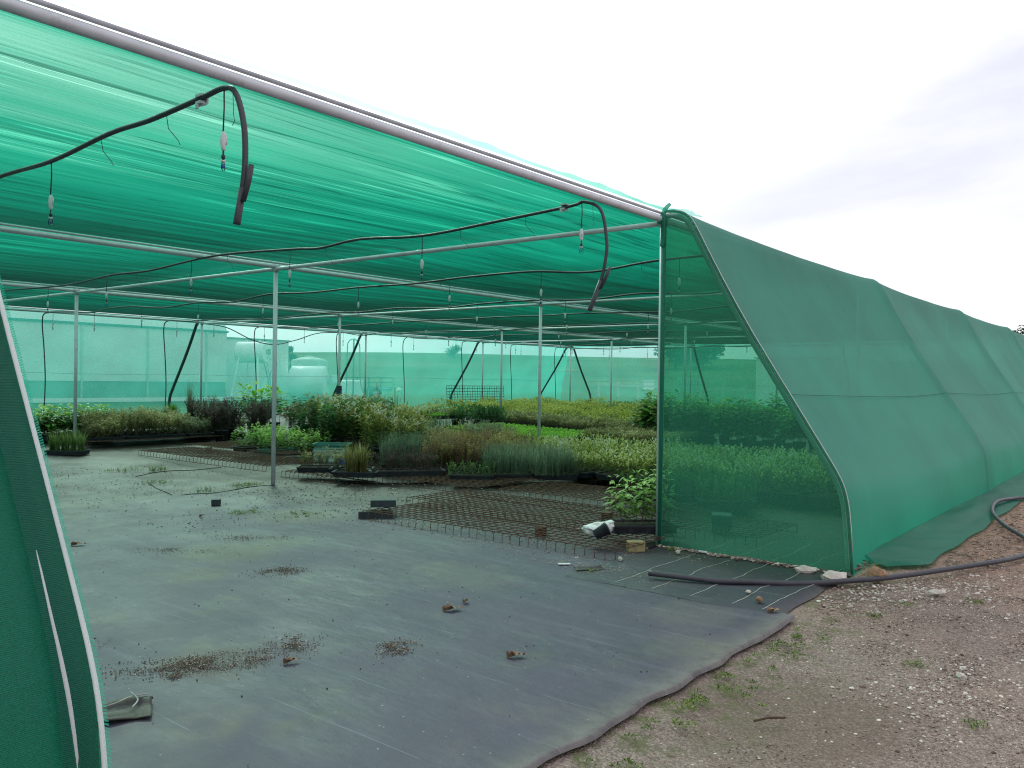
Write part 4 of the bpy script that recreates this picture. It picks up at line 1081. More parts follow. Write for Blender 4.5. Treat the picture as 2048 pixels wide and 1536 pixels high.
# yellow-green bed
ly = 'black tray of yellow-green pale-tipped seedlings packed in the big bed beside the corner post'
for k, (x, y, t) in enumerate([(3.42, 3.28, .10), (3.36, 2.92, -.07), (3.40, 2.55, .12), (3.34, 2.2, -.05), (3.38, 1.84, .08), (3.36, 1.48, .0)]):
    tray('yellow', x, y, RV+.9+t, 'black tray of yellow-green seedlings in the front row, rim tilted over the mesh bench', 'front row of yellow-green seedling trays', tilt=t*.9, z=.13)
y = -1.05
while y < 5.9:
    x = 3.98
    if y < 1.4: x = 3.36
    while x < 6.95:
        if not (y > 4.3 and x < 4.4) and not (y > 5.0 and x > 6.2): tray('yellow', x+rnd.uniform(-.02, .02), y+rnd.uniform(-.02, .02), rnd.uniform(-.05, .05), ly, 'yellow-green seedling trays of the big bed', z=.11, sc_=rnd.uniform(.88, 1.12))
        x += .62
    y += .37
lb = 'black tray of green bushy seedlings beside the corner post'
for x, y in [(2.0, 1.25), (2.2, .85), (2.4, .45), (2.5, 1.05), (2.75, .6), (2.1, .3)]: tray('bush', x, y, RV, lb, 'green bushy trays at the corner post', sc_=1.1)
tray('sprig', .06, .22, RV+.12, 'black tray with a young tree seedling on the nearest bench by the corner post', sc_=1.45)
# second rows of beds
for i in range(4):
    for j in range(6):
        if (i, j) not in ((3, 0), (3, 1)): tray(('lowolive', 'greygreen', 'bright')[(i*2+j//2) % 3], 5.0+i*.64, 7.0+j*.42, rnd.uniform(-.05, .05), 'tray of mixed low green seedlings between the heath block and the bright green bed', 'mixed low seedling trays', z=.12)
for i in range(4):
    for j in range(4): tray('lowolive' if (i+j) % 3 else 'bush', 5.6+i*.66, 9.9+j*.45, rnd.uniform(-.05, .05), 'tray of olive seedlings behind the mixed low trays', 'olive trays behind the mixed low trays', z=.12, sc_=1.2)
for i in range(4):
    for j in range(9):
        tray('bright', 7.95+i*.62, 6.95+j*.37, rnd.uniform(-.03, .03), 'black tray of bright green low seedlings in the middle bed', 'bright green seedling trays', z=.12)
for i in range(4):
    for j in range(6):
        if i < 3 or j < 4: tray('lowolive', 9.0+i*.62, 4.75+j*.37, rnd.uniform(-.04, .04), 'tray of low olive-green seedlings behind the yellow-green bed', 'low olive seedling trays', z=.14, tm=TRAYG if i == 0 and j in (2, 3) else None)
for i in range(3):
    for j in range(8): tray('lowolive', 10.75+i*.62, 7.1+j*.6, PI/2, 'tray of olive-brown seedlings behind the bright green bed', 'olive-brown seedling trays behind the bright bed', z=.12, sc_=1.25)
for x, y in [(9.6, 11.0), (10.0, 10.7), (9.9, 11.5), (10.4, 11.2), (10.3, 10.4), (10.7, 10.8)]: pot('p_glossy', x, y, 'dark glossy leafy pot plant in the clump behind the bright green bed', 'dark glossy pot plants')
for i in range(3):
    for j in range(4): tray('bright' if (i+j) % 2 else 'yellow', 8.3+i*.62, 11.3+j*.4, 0, 'tray of lime-green seedlings left of the dark glossy clump', 'lime seedling trays by the dark clump', z=.3, sc_=.9)
for x, y in [(6.8, 12.4), (7.3, 12.0), (7.7, 12.7), (7.1, 13.0), (8.0, 12.2), (6.5, 13.2), (7.7, 13.4)]: pot('p_russet', x, y, 'brown twiggy shrub in the far row right of the big leafy shrub', 'brown shrubs in the far row')
for x, y in [(7.6, 12.2), (8.3, 12.8)]: pot('p_wispy', x, y, 'thin tall weedy plant among the brown shrubs of the far row', 'thin weedy plants of the far row', sc_=1.1)
for k in range(22):
    x = 10.75+(k % 3)*.75+rnd.uniform(-.15, .15); y = 6.35-(k//3)*.72+rnd.uniform(-.15, .15)
    pot('p_big', x, y, 'large dark green broad-leaved plant in the row behind the corner post', 'large broad-leaved plants', fs=1.35, sc_=rnd.uniform(.85, 1.05))
# the far bed reads as one mass
mb = MB(); rg = random.Random(99)
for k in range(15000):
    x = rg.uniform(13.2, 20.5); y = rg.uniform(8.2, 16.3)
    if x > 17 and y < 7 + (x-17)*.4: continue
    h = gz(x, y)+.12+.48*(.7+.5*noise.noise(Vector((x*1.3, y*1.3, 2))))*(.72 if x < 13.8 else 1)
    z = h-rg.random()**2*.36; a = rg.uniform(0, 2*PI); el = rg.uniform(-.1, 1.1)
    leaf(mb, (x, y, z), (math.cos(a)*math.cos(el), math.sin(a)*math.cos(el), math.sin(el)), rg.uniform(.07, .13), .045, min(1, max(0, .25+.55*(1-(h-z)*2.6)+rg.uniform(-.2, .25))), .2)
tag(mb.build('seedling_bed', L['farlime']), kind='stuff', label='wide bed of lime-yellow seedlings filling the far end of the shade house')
mb = MB()
for k in range(9000):
    x = rg.uniform(16.5, 23); y = rg.uniform(4.5, 13)
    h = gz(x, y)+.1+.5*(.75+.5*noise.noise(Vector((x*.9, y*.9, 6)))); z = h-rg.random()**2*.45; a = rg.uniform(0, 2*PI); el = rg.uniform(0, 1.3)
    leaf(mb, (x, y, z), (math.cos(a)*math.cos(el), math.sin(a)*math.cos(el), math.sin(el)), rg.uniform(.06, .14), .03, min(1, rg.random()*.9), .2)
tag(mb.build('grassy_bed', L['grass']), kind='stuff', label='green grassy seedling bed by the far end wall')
# ------------------------------------------------------------------ loose things inside
# green and white crate
e = empty('plastic_crate', (1.98, 6.98, gz(1.9, 6.9)+.11), RV); tag(e, 'green and white vented plastic crate among the plants', 'crate')
def crate_ring(mb, z0, z1, sx, sy, t=.012):
    for cx, cy, dx, dy in ((0, -sy/2, sx, t), (0, sy/2, sx, t), (-sx/2, 0, t, sy-2*t), (sx/2, 0, t, sy-2*t)): mb.box(cx, cy, (z0+z1)/2, dx, dy, z1-z0)
mb = MB(); crate_ring(mb, .255, .29, .56, .38, .022); crate_ring(mb, .20, .215, .54, .36); mb.build('rim', M['greenplastic'], e)
mb = MB()
for k in range(12):
    for s in (-1, 1): mb.box(-.25+k*.0455, s*.175, .115, .020, .010, .17)
for k in range(8):
    for s in (-1, 1): mb.box(s*.255, -.15+k*.043, .115, .010, .020, .17)
crate_ring(mb, .0, .03, .52, .36); crate_ring(mb, .10, .118, .522, .362); crate_ring(mb, .165, .20, .53, .364); mb.box(0, 0, .008, .5, .34, .012)
M['shadedplastic'] = simple('shaded_white_plastic', (.33, .38, .34), .5, 0., .4, .15, 8.)  # white slats with their grey-green shading put into the base colour
mb.build('slatted_sides', M['shadedplastic'], e)
e = empty('blue_tub', (2.02, 6.62, gz(2, 6.6)+.11), RV); tag(e, 'small blue plastic tub in front of the crate', 'tub')
mb = MB(); crate_ring(mb, .0, .09, .34, .2, .012); mb.box(0, 0, .006, .32, .18, .01); mb.build('tub_body', M['blue'], e)
# inverted tray offcuts at the left end of the nearest bench
def block(name, label, cat, x, y, z, sx, sy, sz, rz, material, taper=0., hollow=False):
    mb = MB(); mb.box(0, 0, sz/2, sx, sy, sz, 0, taper)
    o = mb.build(name, material, None, False, (x, y, z)); o.rotation_euler = (0, 0, rz)
    b = o.modifiers.new('bevel', 'BEVEL'); b.width = min(sx, sy, sz)*.07; b.segments = 2
    return tag(o, label, cat)
def channel(name, label, x, y, z, rz, ln=.27, tilt=0.):
    e = empty(name, (x, y, z), rz); tag(e, label, 'plastic trough'); e.rotation_euler[1] = tilt
    mb = MB(); w, h, t = .15, .075, .006
    mb.box(0, 0, h-t/2, ln, w, t); mb.box(0, w/2-t/2, h/2-t/2, ln, t, h-t); mb.box(0, -w/2+t/2, h/2-t/2, ln, t, h-t); mb.box(-ln/2+t/2, 0, h/2-t/2-.002, t, w-2*t-.002, h-t-.004)
    mb.build('trough_shell', M['darkblock'], e)
    mb = MB(); mb.box(0, w/2+.008, .006, ln*1.03, .018, .008); mb.box(0, -w/2-.008, .006, ln*1.03, .018, .008); mb.build('lip', M['darkblock'], e)
channel('plastic_trough', 'upturned dark plastic trough at the left end of the nearest bench', -.58, 3.02, .115, -.75)
channel('plastic_trough', 'dark plastic trough lying under the end of the nearest bench', -.72, 2.98, .012, -.78, .36)
block('plastic_block', 'small dark square block lying alone on the front mat', 'block', -1.42, 4.88, .03, .10, .075, .065, .25-.9, M['darkblock'])
block('wood_block', 'short square wooden block at the foot of the corner post', 'wood block', -.42, -.005, .018, .15, .09, .095, RV+.15, M['wood'])
block('wood_block', 'small mossy wooden block propping the mesh bench left of the light green trays', 'wood block', 1.55, 9.85, gz(1.5, 9.8)+.01, .09, .08, .10, .3, M['wood'])
block('wood_block', 'dark offcut under the middle of the nearest bench', 'wood block', -.34, 1.08, .02, .11, .10, .08, .5, M['rust'])
block('wood_block', 'dark offcut propping the second bench near the seedling', 'wood block', .75, 1.02, .02, .1, .1, .1, .2, M['rust'])
block('wood_block', 'dark offcut between the empty benches beside the corner post', 'wood block', 1.75, 1.55, .02, .12, .1, .1, .2, M['rust'])
block('plastic_block', 'dark tub seen through the green end cloth', 'tub', .95, -.18, .02, .22, .20, .19, .4, M['darkblock'], .12)
# black nursery pot lying on a crumpled white bag
e = empty('nursery_pot', (-.50, .30, .165), 0); e.rotation_mode = 'QUATERNION'; e.rotation_quaternion = Vector((.72, -.60, .42)).to_track_quat('Z', 'Y'); tag(e, 'small black nursery pot lying on its side on the white bag', 'pot')
mb = MB(); mb.lathe([(.001, -.062), (.040, -.062), (.056, .05), (.061, .05), (.061, .064), (.054, .064), (.050, .04), (.036, -.054), (.001, -.054)], 20); mb.build('pot_body', M['blackplastic'], e, True)
mb = MB(); rg = random.Random(12); nu, nv = 22, 14
for j in range(nv+1):
    for i in range(nu):
        u = 2*PI*i/nu; v = PI*j/nv
        q = 1+.34*noise.noise(Vector((math.cos(u)*1.7*math.sin(v), math.sin(u)*1.7*math.sin(v), math.cos(v)*1.9)))+.16*noise.noise(Vector((math.cos(u)*5*math.sin(v), math.sin(u)*5*math.sin(v), math.cos(v)*5)))
        mb.v.append((.15*q*math.sin(v)*math.cos(u), .085*q*math.sin(v)*math.sin(u), .062+.062*q*math.cos(v)+.05*max(0, math.cos(u))*math.sin(v)**2))
for j in range(nv):
    for i in range(nu):
        i2 = (i+1) % nu; mb.face((j*nu+i, j*nu+i2, (j+1)*nu+i2, (j+1)*nu+i))
o = mb.build('crumpled_bag', M['bag'], None, False, (-.42, .36, .112)); o.rotation_euler = (0, 0, RV+.2); tag(o, 'crumpled white plastic bag on the nearest mesh bench', 'bag')
# leaning welded mesh panel by the far wall
e = empty('weldmesh_screen', (15.6, 17.15, gz(15, 17)+.35), 0); tag(e, 'dark welded mesh panel standing upright by the far cloth wall', 'mesh panel'); mb = MB()
for k in range(24): mb.tube([(k*.143, 0, 0), (k*.143, .05, .62)], .009, 4, False)
for k in range(7): mb.tube([(0, .05*k/6, .62*k/6), (3.3, .05*k/6, .62*k/6)], .009, 4, False)
mb.build('wire_grid', M['darkblock'], e)
# clamp and blue string tied on the post left of the wall frame
e = empty('post_clamp', (AX-.05, 2*AY-.06, .75+gz(AX, 2*AY)), 0); tag(e, 'dark clamp with blue string tied on the inner post before the tank', 'clamp'); mb = MB()
mb.box(0, .0, .25, .09, .09, .26); mb.build('clamp_body', M['darkblock'], e); mb = MB(); mb.tube(smooth_path([(.06, -.04, .3), (-.02, -.05, .2), (-.04, -.05, 0), (0, -.05, -.5)], 5), .010, 6); mb.build('string', M['blue'], e)

# dry leaves, soil spills, weeds, grit on the mat
def dry_leaf(x, y, rz, ln, label, material=None):
    mb = MB(); rg = random.Random(int(abs(x*1000)))
    n = 9; up = []; lo = []
    for k in range(n+1):
        t = k/n; w = ln*.24*math.sin(PI*min(1, t*1.05))**.7*(.6+.55*(k % 2)) + .002
        c = ln*.10*math.sin(t*5+rg.random())
        up.append((ln*(t-.5), w, .012+c*.5+.016*rg.random())); lo.append((ln*(t-.5), -w, .012+c*.5+.020*rg.random()))
    mid = [((a[0]+b[0])/2, 0, .008+.012*math.sin(3*a[0]/ln)) for a, b in zip(up, lo)]
    for k in range(n):
        mb.quad(mid[k], mid[k+1], up[k+1], up[k]); mb.quad(lo[k], lo[k+1], mid[k+1], mid[k])
    mb.tube([(ln*.5, 0, .014), (ln*.72, ln*.08, .010)], .0014, 4)
    o = mb.build('dry_leaf', material or M['leaf_dry'], None, False, (x, y, gz(x, y)+.022)); o.rotation_euler = (0, 0, rz); tag(o, label, 'leaf', 'dry leaves lying on the mat')
dry_leaf(-2.85, -.08, -.6, .13, 'curled brown oak leaf in the middle of the front mat')
dry_leaf(-2.66, -.02, .4, .07, 'small brown leaf just behind the curled oak leaf')
dry_leaf(-3.30, -.95, -.8, .10, 'pale brown leaf nearest the front edge of the mat')
dry_leaf(-4.13, -.13, -.4, .085, 'tan leaf below the small soil spill on the left')
dry_leaf(-3.47, 3.72, -.7, .12, 'brown leaf at the far left of the front mat')
dry_leaf(-1.95, 4.3, .2, .07, 'reddish leaf on the mat left of the dark block')
dry_leaf(-1.52, -1.66, -.5, .10, 'tan leaf lying in the fold of the mat edge')
def spill(x, y, sx, sy, rz, n, label, seed):
    mb = MB(); rg = random.Random(seed); ca, sa = math.cos(rz), math.sin(rz); n = int(n*2.2)
    for k in range(n):
        u, v = rg.gauss(0, .33), rg.gauss(0, .33)
        if noise.noise(Vector((u*2.2, v*2.2, seed))) < -.12 and rg.random() < .85: continue
        px, py = u*sx, v*sy; s = rg.uniform(.0016, .0052)
        X, Y = x+px*ca-py*sa, y+px*sa+py*ca
        mb.stone(X, Y, gz(X, Y)+.021+rg.random()*.014*max(0, 1-u*u-v*v), s, s*.8, s*.6, rg.uniform(0, 3), rg, (rg.uniform(.0, .32) if rg.random() < .8 else rg.uniform(.5, .9)))
    tag(mb.build('soil_spill', M['pebble']), label, 'spilled soil', 'soil spills on the mat', 'stuff')
spill(-4.42, .19, .60, .20, -.55, 1500, 'largest brown soil spill on the front mat, a long streak', 1)
spill(-3.94, .12, .22, .20, .6, 420, 'small soil spill right of the long streak', 2)
spill(-2.92, 1.63, .30, .20, -.6, 520, 'dark soil spill further back on the front mat', 3)
spill(-3.62, -.37, .20, .16, .5, 420, 'dark compact soil spill near the middle of the front mat', 4)
spill(-4.62, .13, .08, .06, .2, 90, 'tiny soil clump just below the long streak', 5)
spill(-4.72, .95, .3, .2, .2, 70, 'thin scatter of dark crumbs beside the left cloth edge', 6)
spill(-3.05, 2.9, .55, .18, -.9, 260, 'flat brown debris smear at the left of the mat', 7)
spill(-2.3, 2.95, .6, .22, -.7, 330, 'mossy brown debris smear in the middle distance', 8)
def scatter(name, label, n, seed, fn, kind='stuff'):
    mb = MB(); rg = random.Random(seed)
    for k in range(n): fn(mb, rg)
    o = mb.build(name, M['pebble']); tag(o, label, kind=kind); return o
def mat_grit(mb, rg):
    x = rg.uniform(-6, -.1); y = rg.uniform(-1.6, 6.)**1
    if rg.random() < .35: y = rg.uniform(3, 9); x = rg.uniform(-1.6, .4)
    s = rg.uniform(.002, .0065); mb.stone(x, y, gz(x, y)+.021, s, s*.8, s*.7, rg.uniform(0, 3), rg, rg.choice([.02, .05, .1, .1, .2, .5, .85]))
scatter('mat_grit', 'fine grit and crumbs scattered over the front mat', 750, 3, mat_grit)
def bench_litter(mb, rg):
    x = rg.uniform(-1.1, 3.2); y = rg.uniform(-.1, 6.2); s = rg.uniform(.005, .018)
    if x < -.7 and rg.random() < .7: return
    mb.stone(x, y, gz(x, y)+.02, s, s*.6, s*.35, rg.uniform(0, 3), rg, rg.choice([.05, .1, .15, .25, .4, .45, .85]))
scatter('bench_litter', 'bark crumbs and husks littering the mat under the benches', 3400, 4, bench_litter)
def aisle_crumbs(mb, rg):
    y = rg.uniform(3.4, 9.2); x = rg.uniform(-2.6, .5)+.12*(y-5); s = rg.uniform(.003, .011)
    if noise.noise(Vector((x*1.1, y*1.1, 4))) < -.1 and rg.random() < .8: return
    mb.stone(x, y, gz(x, y)+.022, s, s*.7, s*.5, rg.uniform(0, 3), rg, rg.choice([.02, .04, .08, .15, .3]))
scatter('aisle_crumbs', 'dark crumbs of potting mix trodden over the back of the aisle', 1300, 14, aisle_crumbs)
def husk(mb, rg):
    c = rg.choice([(-.95, .75, .25), (-1.02, 1.4, .15), (-.85, 2.6, .3), (-1.25, 2.9, .3), (-1.2, .2, .2), (-.75, -.16, .2), (-1.2, -.25, .22), (-.3, -.28, .2)])
    x, y = c[0]+rg.gauss(0, c[2]*.6), c[1]+rg.gauss(0, c[2]); s = rg.uniform(.003, .009)
    mb.stone(x, y, .026, s, s*.6, s*.4, rg.uniform(0, 3), rg, rg.uniform(.45, .85))
scatter('husk_litter', 'pale seed husks along the front edge of the nearest bench', 900, 6, husk)
def foot_line(mb, rg):
    y = -rg.uniform(.05, 1.62); x = -.075+.02*y-abs(rg.gauss(0, .035)); s = rg.uniform(.005, .022)
    mb.stone(x, y, .034, s, s*.7, s*.45, rg.uniform(0, 3), rg, rg.choice([.1, .2, .4, .6, .7, .85]))
scatter('grit_line', 'line of bark, grit and shell bits along the foot of the end cloth', 420, 8, foot_line)
def weed(x, y, r, h, n, label, seed):
    mb = MB(); rg = random.Random(seed); gen_grass(mb, rg, r*2, r*1.4, n, h*.75, .005, 1.4, 0, True); gen_leafy(mb, rg, r*2, r*1.4, max(4, n//14), h*.5, .03, .014, 6, 0, True)
    o = mb.build('weed_tuft', [L['grass'], M['stem']], None, False, (x, y, gz(x, y)+.015)); tag(o, label, 'weed', 'weeds growing through the mat seams')
weed(-.36, 8.1, .12, .12, 80, 'green weed tuft on the left mat seam', 1)
weed(-.75, 8.35, .28, .07, 110, 'flat weed patch left of the tuft on the mat seam', 2)
weed(-1.02, 7.0, .26, .06, 90, 'flat weed patch in front of the left mat seam', 3)
weed(-1.0, 5.86, .10, .14, 34, 'single thin weed at the end of the curled mat edge', 4)
weed(-.25, 6.05, .22, .05, 160, 'low weeds along the curled mat edge by the second post', 5)
weed(-1.5, 4.2, .18, .04, 130, 'flat green weed on the mat right of the dark block', 6)
weed(-1.2, 3.7, .22, .03, 120, 'yellowing weed on the mat before the trough', 7)
weed(-.18, -.22, .045, .05, 50, 'little weed beside the wooden block at the corner post', 8)
weed(-1.36, -.12, .09, .03, 70, 'small weed in the torn corner of the mat', 9)
# torn mat scraps
def scrap(x, y, sx, sy, rz, label, material, hump=.04, seed=1):
    mb = MB(); n, m = 18, 12
    for j in range(m+1):
        for i in range(n+1):
            px, py = sx*(i/n-.5), sy*(j/m-.5)
            e_ = .02*noise.noise(Vector((px*9, py*9, seed)))
            mb.v.append((px+e_, py+e_, .006+hump*abs(noise.noise(Vector((px*4, py*7, seed))))+hump*.8*math.exp(-((py-sy*.3)/.03)**2)))
    for j in range(m):
        for i in range(n): a = j*(n+1)+i; mb.face((a, a+1, a+n+2, a+n+1))
    o = mb.build('mat_scrap', material, None, True, (x, y, .022)); o.rotation_euler = (0, 0, rz); s = o.modifiers.new('thick', 'SOLIDIFY'); s.thickness = .004
    tag(o, label, 'mat scrap'); return o
o = scrap(-5.02, -.12, .26, .20, -.5, 'folded scrap of black weed mat with white threads beside the left cloth edge', M['mat_corner'], .030, 3)
mb = MB(); mb.tube(smooth_path([(-.11, -.05, .048), (-.02, -.02, .056), (.04, .04, .056), (.11, .07, .050)], 5), .003, 5); mb.tube(smooth_path([(.05, -.06, .045), (.07, .0, .054), (.04, .07, .066)], 5), .003, 5); mb.build('white_thread', M['line_white'], o)
scrap(-1.30, -.10, .22, .09, -.6, 'torn curled corner of the front mat by the nearest bench', M['mat_corner'], .018, 8)
block('plastic_strip', 'short white plastic strip lying on the front mat', 'plastic strip', -1.28, .15, .026, .10, .028, .007, RV+.05, M['whiteplastic'])
block('plastic_tube', 'white stub of plastic tube at the foot of the green end cloth', 'plastic tube', -.13, -.50, .036, .014, .075, .014, .1, M['whiteplastic'])
# stones beside the wall corner
def rock(name, label, cat, x, y, z, rx, ry, rz_, a, material, seed, sub=2):
    mb = MB(); mb.stone(0, 0, 0, rx, ry, rz_, a, random.Random(seed)); o = mb.build(name, material, None, False, (x, y, z))
    s = o.modifiers.new('sub', 'SUBSURF'); s.subdivision_type = 'SIMPLE'; s.levels = s.render_levels = 3
    tx = bpy.data.textures.new('rock_grain', 'CLOUDS'); tx.noise_scale = .05
    d = o.modifiers.new('rough', 'DISPLACE'); d.texture = tx; d.strength = .02; d.texture_coords = 'LOCAL'
    return tag(o, label, cat)
rock('rock', 'squarish brown stone holding down the hose at the wall corner', 'stone', -.05, -1.90, .055, .10, .075, .062, -.7, M['stone_brown'], 4)
rock('rock', 'lumpy pale chalky stone at the foot of the bent frame', 'stone', -.36, -1.68, .045, .13, .085, .05, -.5, M['stone_white'], 6)
rock('rock', 'flat pale shell-like stone leaning on the end cloth', 'stone', -.24, -1.42, .045, .11, .05, .035, -.8, M['stone_white'], 9)
rock('rock', 'round tan pebble on the dark mat offcut', 'pebble', -1.37, -1.51, .046, .032, .026, .022, 0, M['stone_brown'], 10)
rock('rock', 'flat tan pebble left of the round one on the offcut', 'pebble', -1.20, -1.36, .042, .03, .02, .014, 0, M['stone_white'], 11)
rock('rock', 'cream pebble at the right end of the nearest bench', 'pebble', -.86, -.12, .04, .035, .022, .022, .4, M['stone_white'], 12)
rock('rock', 'little cream stone on the offcut by the end cloth', 'pebble', -.32, -.36, .05, .03, .022, .022, .4, M['stone_white'], 13)
rock('rock', 'smooth whitish pebble lying alone in the gravel', 'pebble', -2.05, -2.85, .02, .03, .026, .022, .4, M['stone_white'], 14)
rock('rock', 'flat grey stone on the gravel below the brown stone', 'stone', -.2, -2.35, .018, .09, .05, .02, -.5, M['stone_white'], 15)
rock('rock', 'broad pale stone at the right edge of the gravel', 'stone', 1.55, -2.98, .025, .10, .07, .025, -.3, M['stone_white'], 16)

# loose gravel on the yard: fine and coarse pebbles
def in_view(x, y): return x < 12 and y < -1.66
mb = MB(); rg = random.Random(21)
def pebble(x, y, s, tone):
    z = -.02+.018*(noise.noise(Vector((x*.9, y*.9, 0)))) + .012*noise.noise(Vector((x*3.1, y*3.1, 5)))
    d = math.hypot((x+3.35)/1.3, (y+2.45)/.7); z -= .025*max(0, 1-d*d*.6); z = min(z, -.006)
    mb.stone(x, y, z+s*.12, s, s*rg.uniform(.6, .95), s*rg.uniform(.35, .7), rg.uniform(0, 3), rg, tone)
n = 0
while n < 12000:
    x = -4.9+rg.random()**1.25*9.5; y = -1.8-rg.random()*3.2
    if x < -1.5 and y > -1.86: continue
    if x > -.1 and y > -2.0-.12*(x > .5): continue
    d = math.hypot((x+3.35)/1.3, (y+2.45)/.7)
    if d < 1 and rg.random() < .88: n += 1; continue
    s = .004+.011*rg.random()**4
    tone = min(1, max(0, rg.gauss(.36, .2))) if rg.random() < .86 else rg.uniform(.7, 1)
    pebble(x, y, s, tone); n += 1
for c in [(-.15, -2.05, .28, 420), (.25, -2.35, .35, 380), (-.7, -1.95, .22, 240), (.9, -2.75, .4, 240), (-2.35, -2.75, .28, 260), (-1.9, -2.95, .3, 200), (-.2, -2.9, .5, 240), (2.2, -3.0, .5, 200), (3.2, -2.6, .4, 160), (-3.9, -2.35, .2, 60)]:
    for k in range(c[3]):
        x, y = c[0]+rg.gauss(0, c[2]), min(c[1]+rg.gauss(0, c[2]*.6), -1.72)
        pebble(x, y, rg.uniform(.005, .013)*(1+.7*(rg.random() < .08)), rg.uniform(.60, .98) if rg.random() < .62 else rg.uniform(.3, .6))
def fine(x, y):
    return -.02+.018*(noise.noise(Vector((x*.9, y*.9, 0)))) + .012*noise.noise(Vector((x*3.1, y*3.1, 5)))-.025*max(0, 1-(((x+3.35)/1.3)**2+((y+2.45)/.7)**2)*.6)
for k in range(52000):
    x = -4.8+rg.random()**1.35*7.5; y = -1.84-rg.random()**1.2*2.2
    if x > -.1 and y > -2.0-.12*(x > .5): continue
    d = math.hypot((x+3.0)/1.1, (y+2.3)/.5)
    if d < 1 and rg.random() < .8: continue
    if y > -1.95 and rg.random() < .5: continue
    s = .0025+.0055*rg.random()**2; pt = noise.noise(Vector((x*1.7, y*1.7, 3)))*.14
    mb.chip(x, y, min(fine(x, y), -.006)+s*.2, s, s*rg.uniform(.6, .95), s*.6, rg.uniform(0, 3), rg, min(1, max(0, rg.gauss(.42+pt, .22))) if rg.random() < .93 else rg.uniform(.75, 1))
tag(mb.build('gravel', M['pebble']), kind='stuff', label='loose pale and brown pebbles over the yard')
mb = MB()
for k in range(700):   # bark chips and flat debris beside the skirt
    x = rg.uniform(.9, 8.5); y = -2.12-abs(rg.gauss(0, .30)); s = rg.uniform(.010, .035)
    mb.stone(x, y, .006, s, s*.45, s*.2, rg.uniform(0, 3), rg, rg.choice([.05, .1, .2, .35, .45]))
tag(mb.build('bark_chips', M['pebble']), kind='stuff', label='brown bark chips along the cloth skirt')
def twig(x, y, rz, ln, label):
    mb = MB(); mb.tube([(-ln/2, 0, .006), (0, .006, .010), (ln/2, -.004, .006)], .005, 5); o = mb.build('twig', M['stem'], None, False, (x, y, -.014)); o.rotation_euler = (0, 0, rz); tag(o, label, 'twig')
twig(-4.15, -2.35, -.3, .12, 'dark twig on the gravel close to the mat edge'); twig(-3.15, -2.28, -.6, .16, 'dark twig in the muddy hollow')
mb = MB(); rg2 = random.Random(77)
for k in range(60):
    x = rg2.uniform(-4.4, -1.6); y = -1.86-abs(rg2.gauss(0, .12)); r_ = rg2.uniform(.015, .05)
    for q in range(26):
        a = rg2.uniform(0, 6.28); px, py = x+math.cos(a)*r_*rg2.random(), y+math.sin(a)*r_*rg2.random(); el = rg2.uniform(.2, 1.2)
        leaf(mb, (px, py, -.012), (math.cos(a)*math.cos(el), math.sin(a)*math.cos(el), math.sin(el)), rg2.uniform(.008, .024), .006, rg2.random(), .2)
for c in [(-1.05, -2.15), (-.6, -2.25), (-1.9, -2.6), (-3.9, -2.9), (-2.6, -3.0), (-.2, -2.6)]:
    for q in range(90):
        a = rg2.uniform(0, 6.28); el = rg2.uniform(.1, 1.1); leaf(mb, (c[0]+rg2.gauss(0, .035), c[1]+rg2.gauss(0, .03), -.012), (math.cos(a)*math.cos(el), math.sin(a)*math.cos(el), math.sin(el)), rg2.uniform(.008, .024), .006, rg2.random(), .2)
tag(mb.build('moss_and_weeds', L['grass']), kind='stuff', label='tiny weeds and moss along the edge of the mat')

# ------------------------------------------------------------------ beyond the cloth walls
def gh(x): return gz(x, 27)
e = empty('greenhouse', (4, 27, .5)); tag(e, 'long pale greenhouse with a dark green lower band beyond the far wall', 'greenhouse')
def boxpart(name, material, x0, x1, y0, y1, z0, z1):
    mb = MB(); mb.box((x0+x1)/2-4, (y0+y1)/2-27, (z0+z1)/2-.5, x1-x0, y1-y0, z1-z0); return mb.build(name, material, e)
M['poly_white'] = simple('milky_greenhouse_sheet', (.66, .70, .68), .5, 0., .4, .08, .8)
M['greypost'] = simple('pale_green_post', (.42, .52, .47), .6)
M['band'] = simple('dark_green_curtain', (.16, .30, .24), .7, 0., .3, .2, 2.)
boxpart('sheet_wall', M['poly_white'], -6, 12.9, 27, 36, 1.26, 3.28)
boxpart('lower_band', M['band'], -6, 12.88, 27.03, 36, .66, 1.255); boxpart('base_rail', M['white_paint'], -6, 12.92, 26.96, 36, .50, .655)
boxpart('eave', M['greenplastic'], -6, 12.95, 26.94, 36, 3.285, 3.36)
for k in range(8): boxpart('post', M['greypost'], -5.2+k*2.45, -5.14+k*2.45, 26.95, 27.0, .66, 3.28)
boxpart('sheet_wall', M['poly_white'], 12.92, 16.7, 28.0, 36, .62, 3.10); boxpart('eave', M['band'], 12.96, 16.75, 27.94, 36, 3.105, 3.17); boxpart('base_rail', M['white_paint'], 12.96, 16.7, 27.96, 36, .45, .615)
mb = MB(); n = 14
for (xa, xb, w, zb, ht) in ((-6, 12.9, 0, 3.36, 1.2),):
    for k in range(n):
        a0, a1 = PI*k/n, PI*(k+1)/n
        y0, z0 = 31.5-4.5*math.cos(a0), zb+ht*math.sin(a0); y1, z1 = 31.5-4.5*math.cos(a1), zb+ht*math.sin(a1)
        mb.quad((xa-4, y0-27, z0-.5), (xb-4, y0-27, z0-.5), (xb-4, y1-27, z1-.5), (xa-4, y1-27, z1-.5))
mb.build('arched_roof', M['poly_white'], e, True)
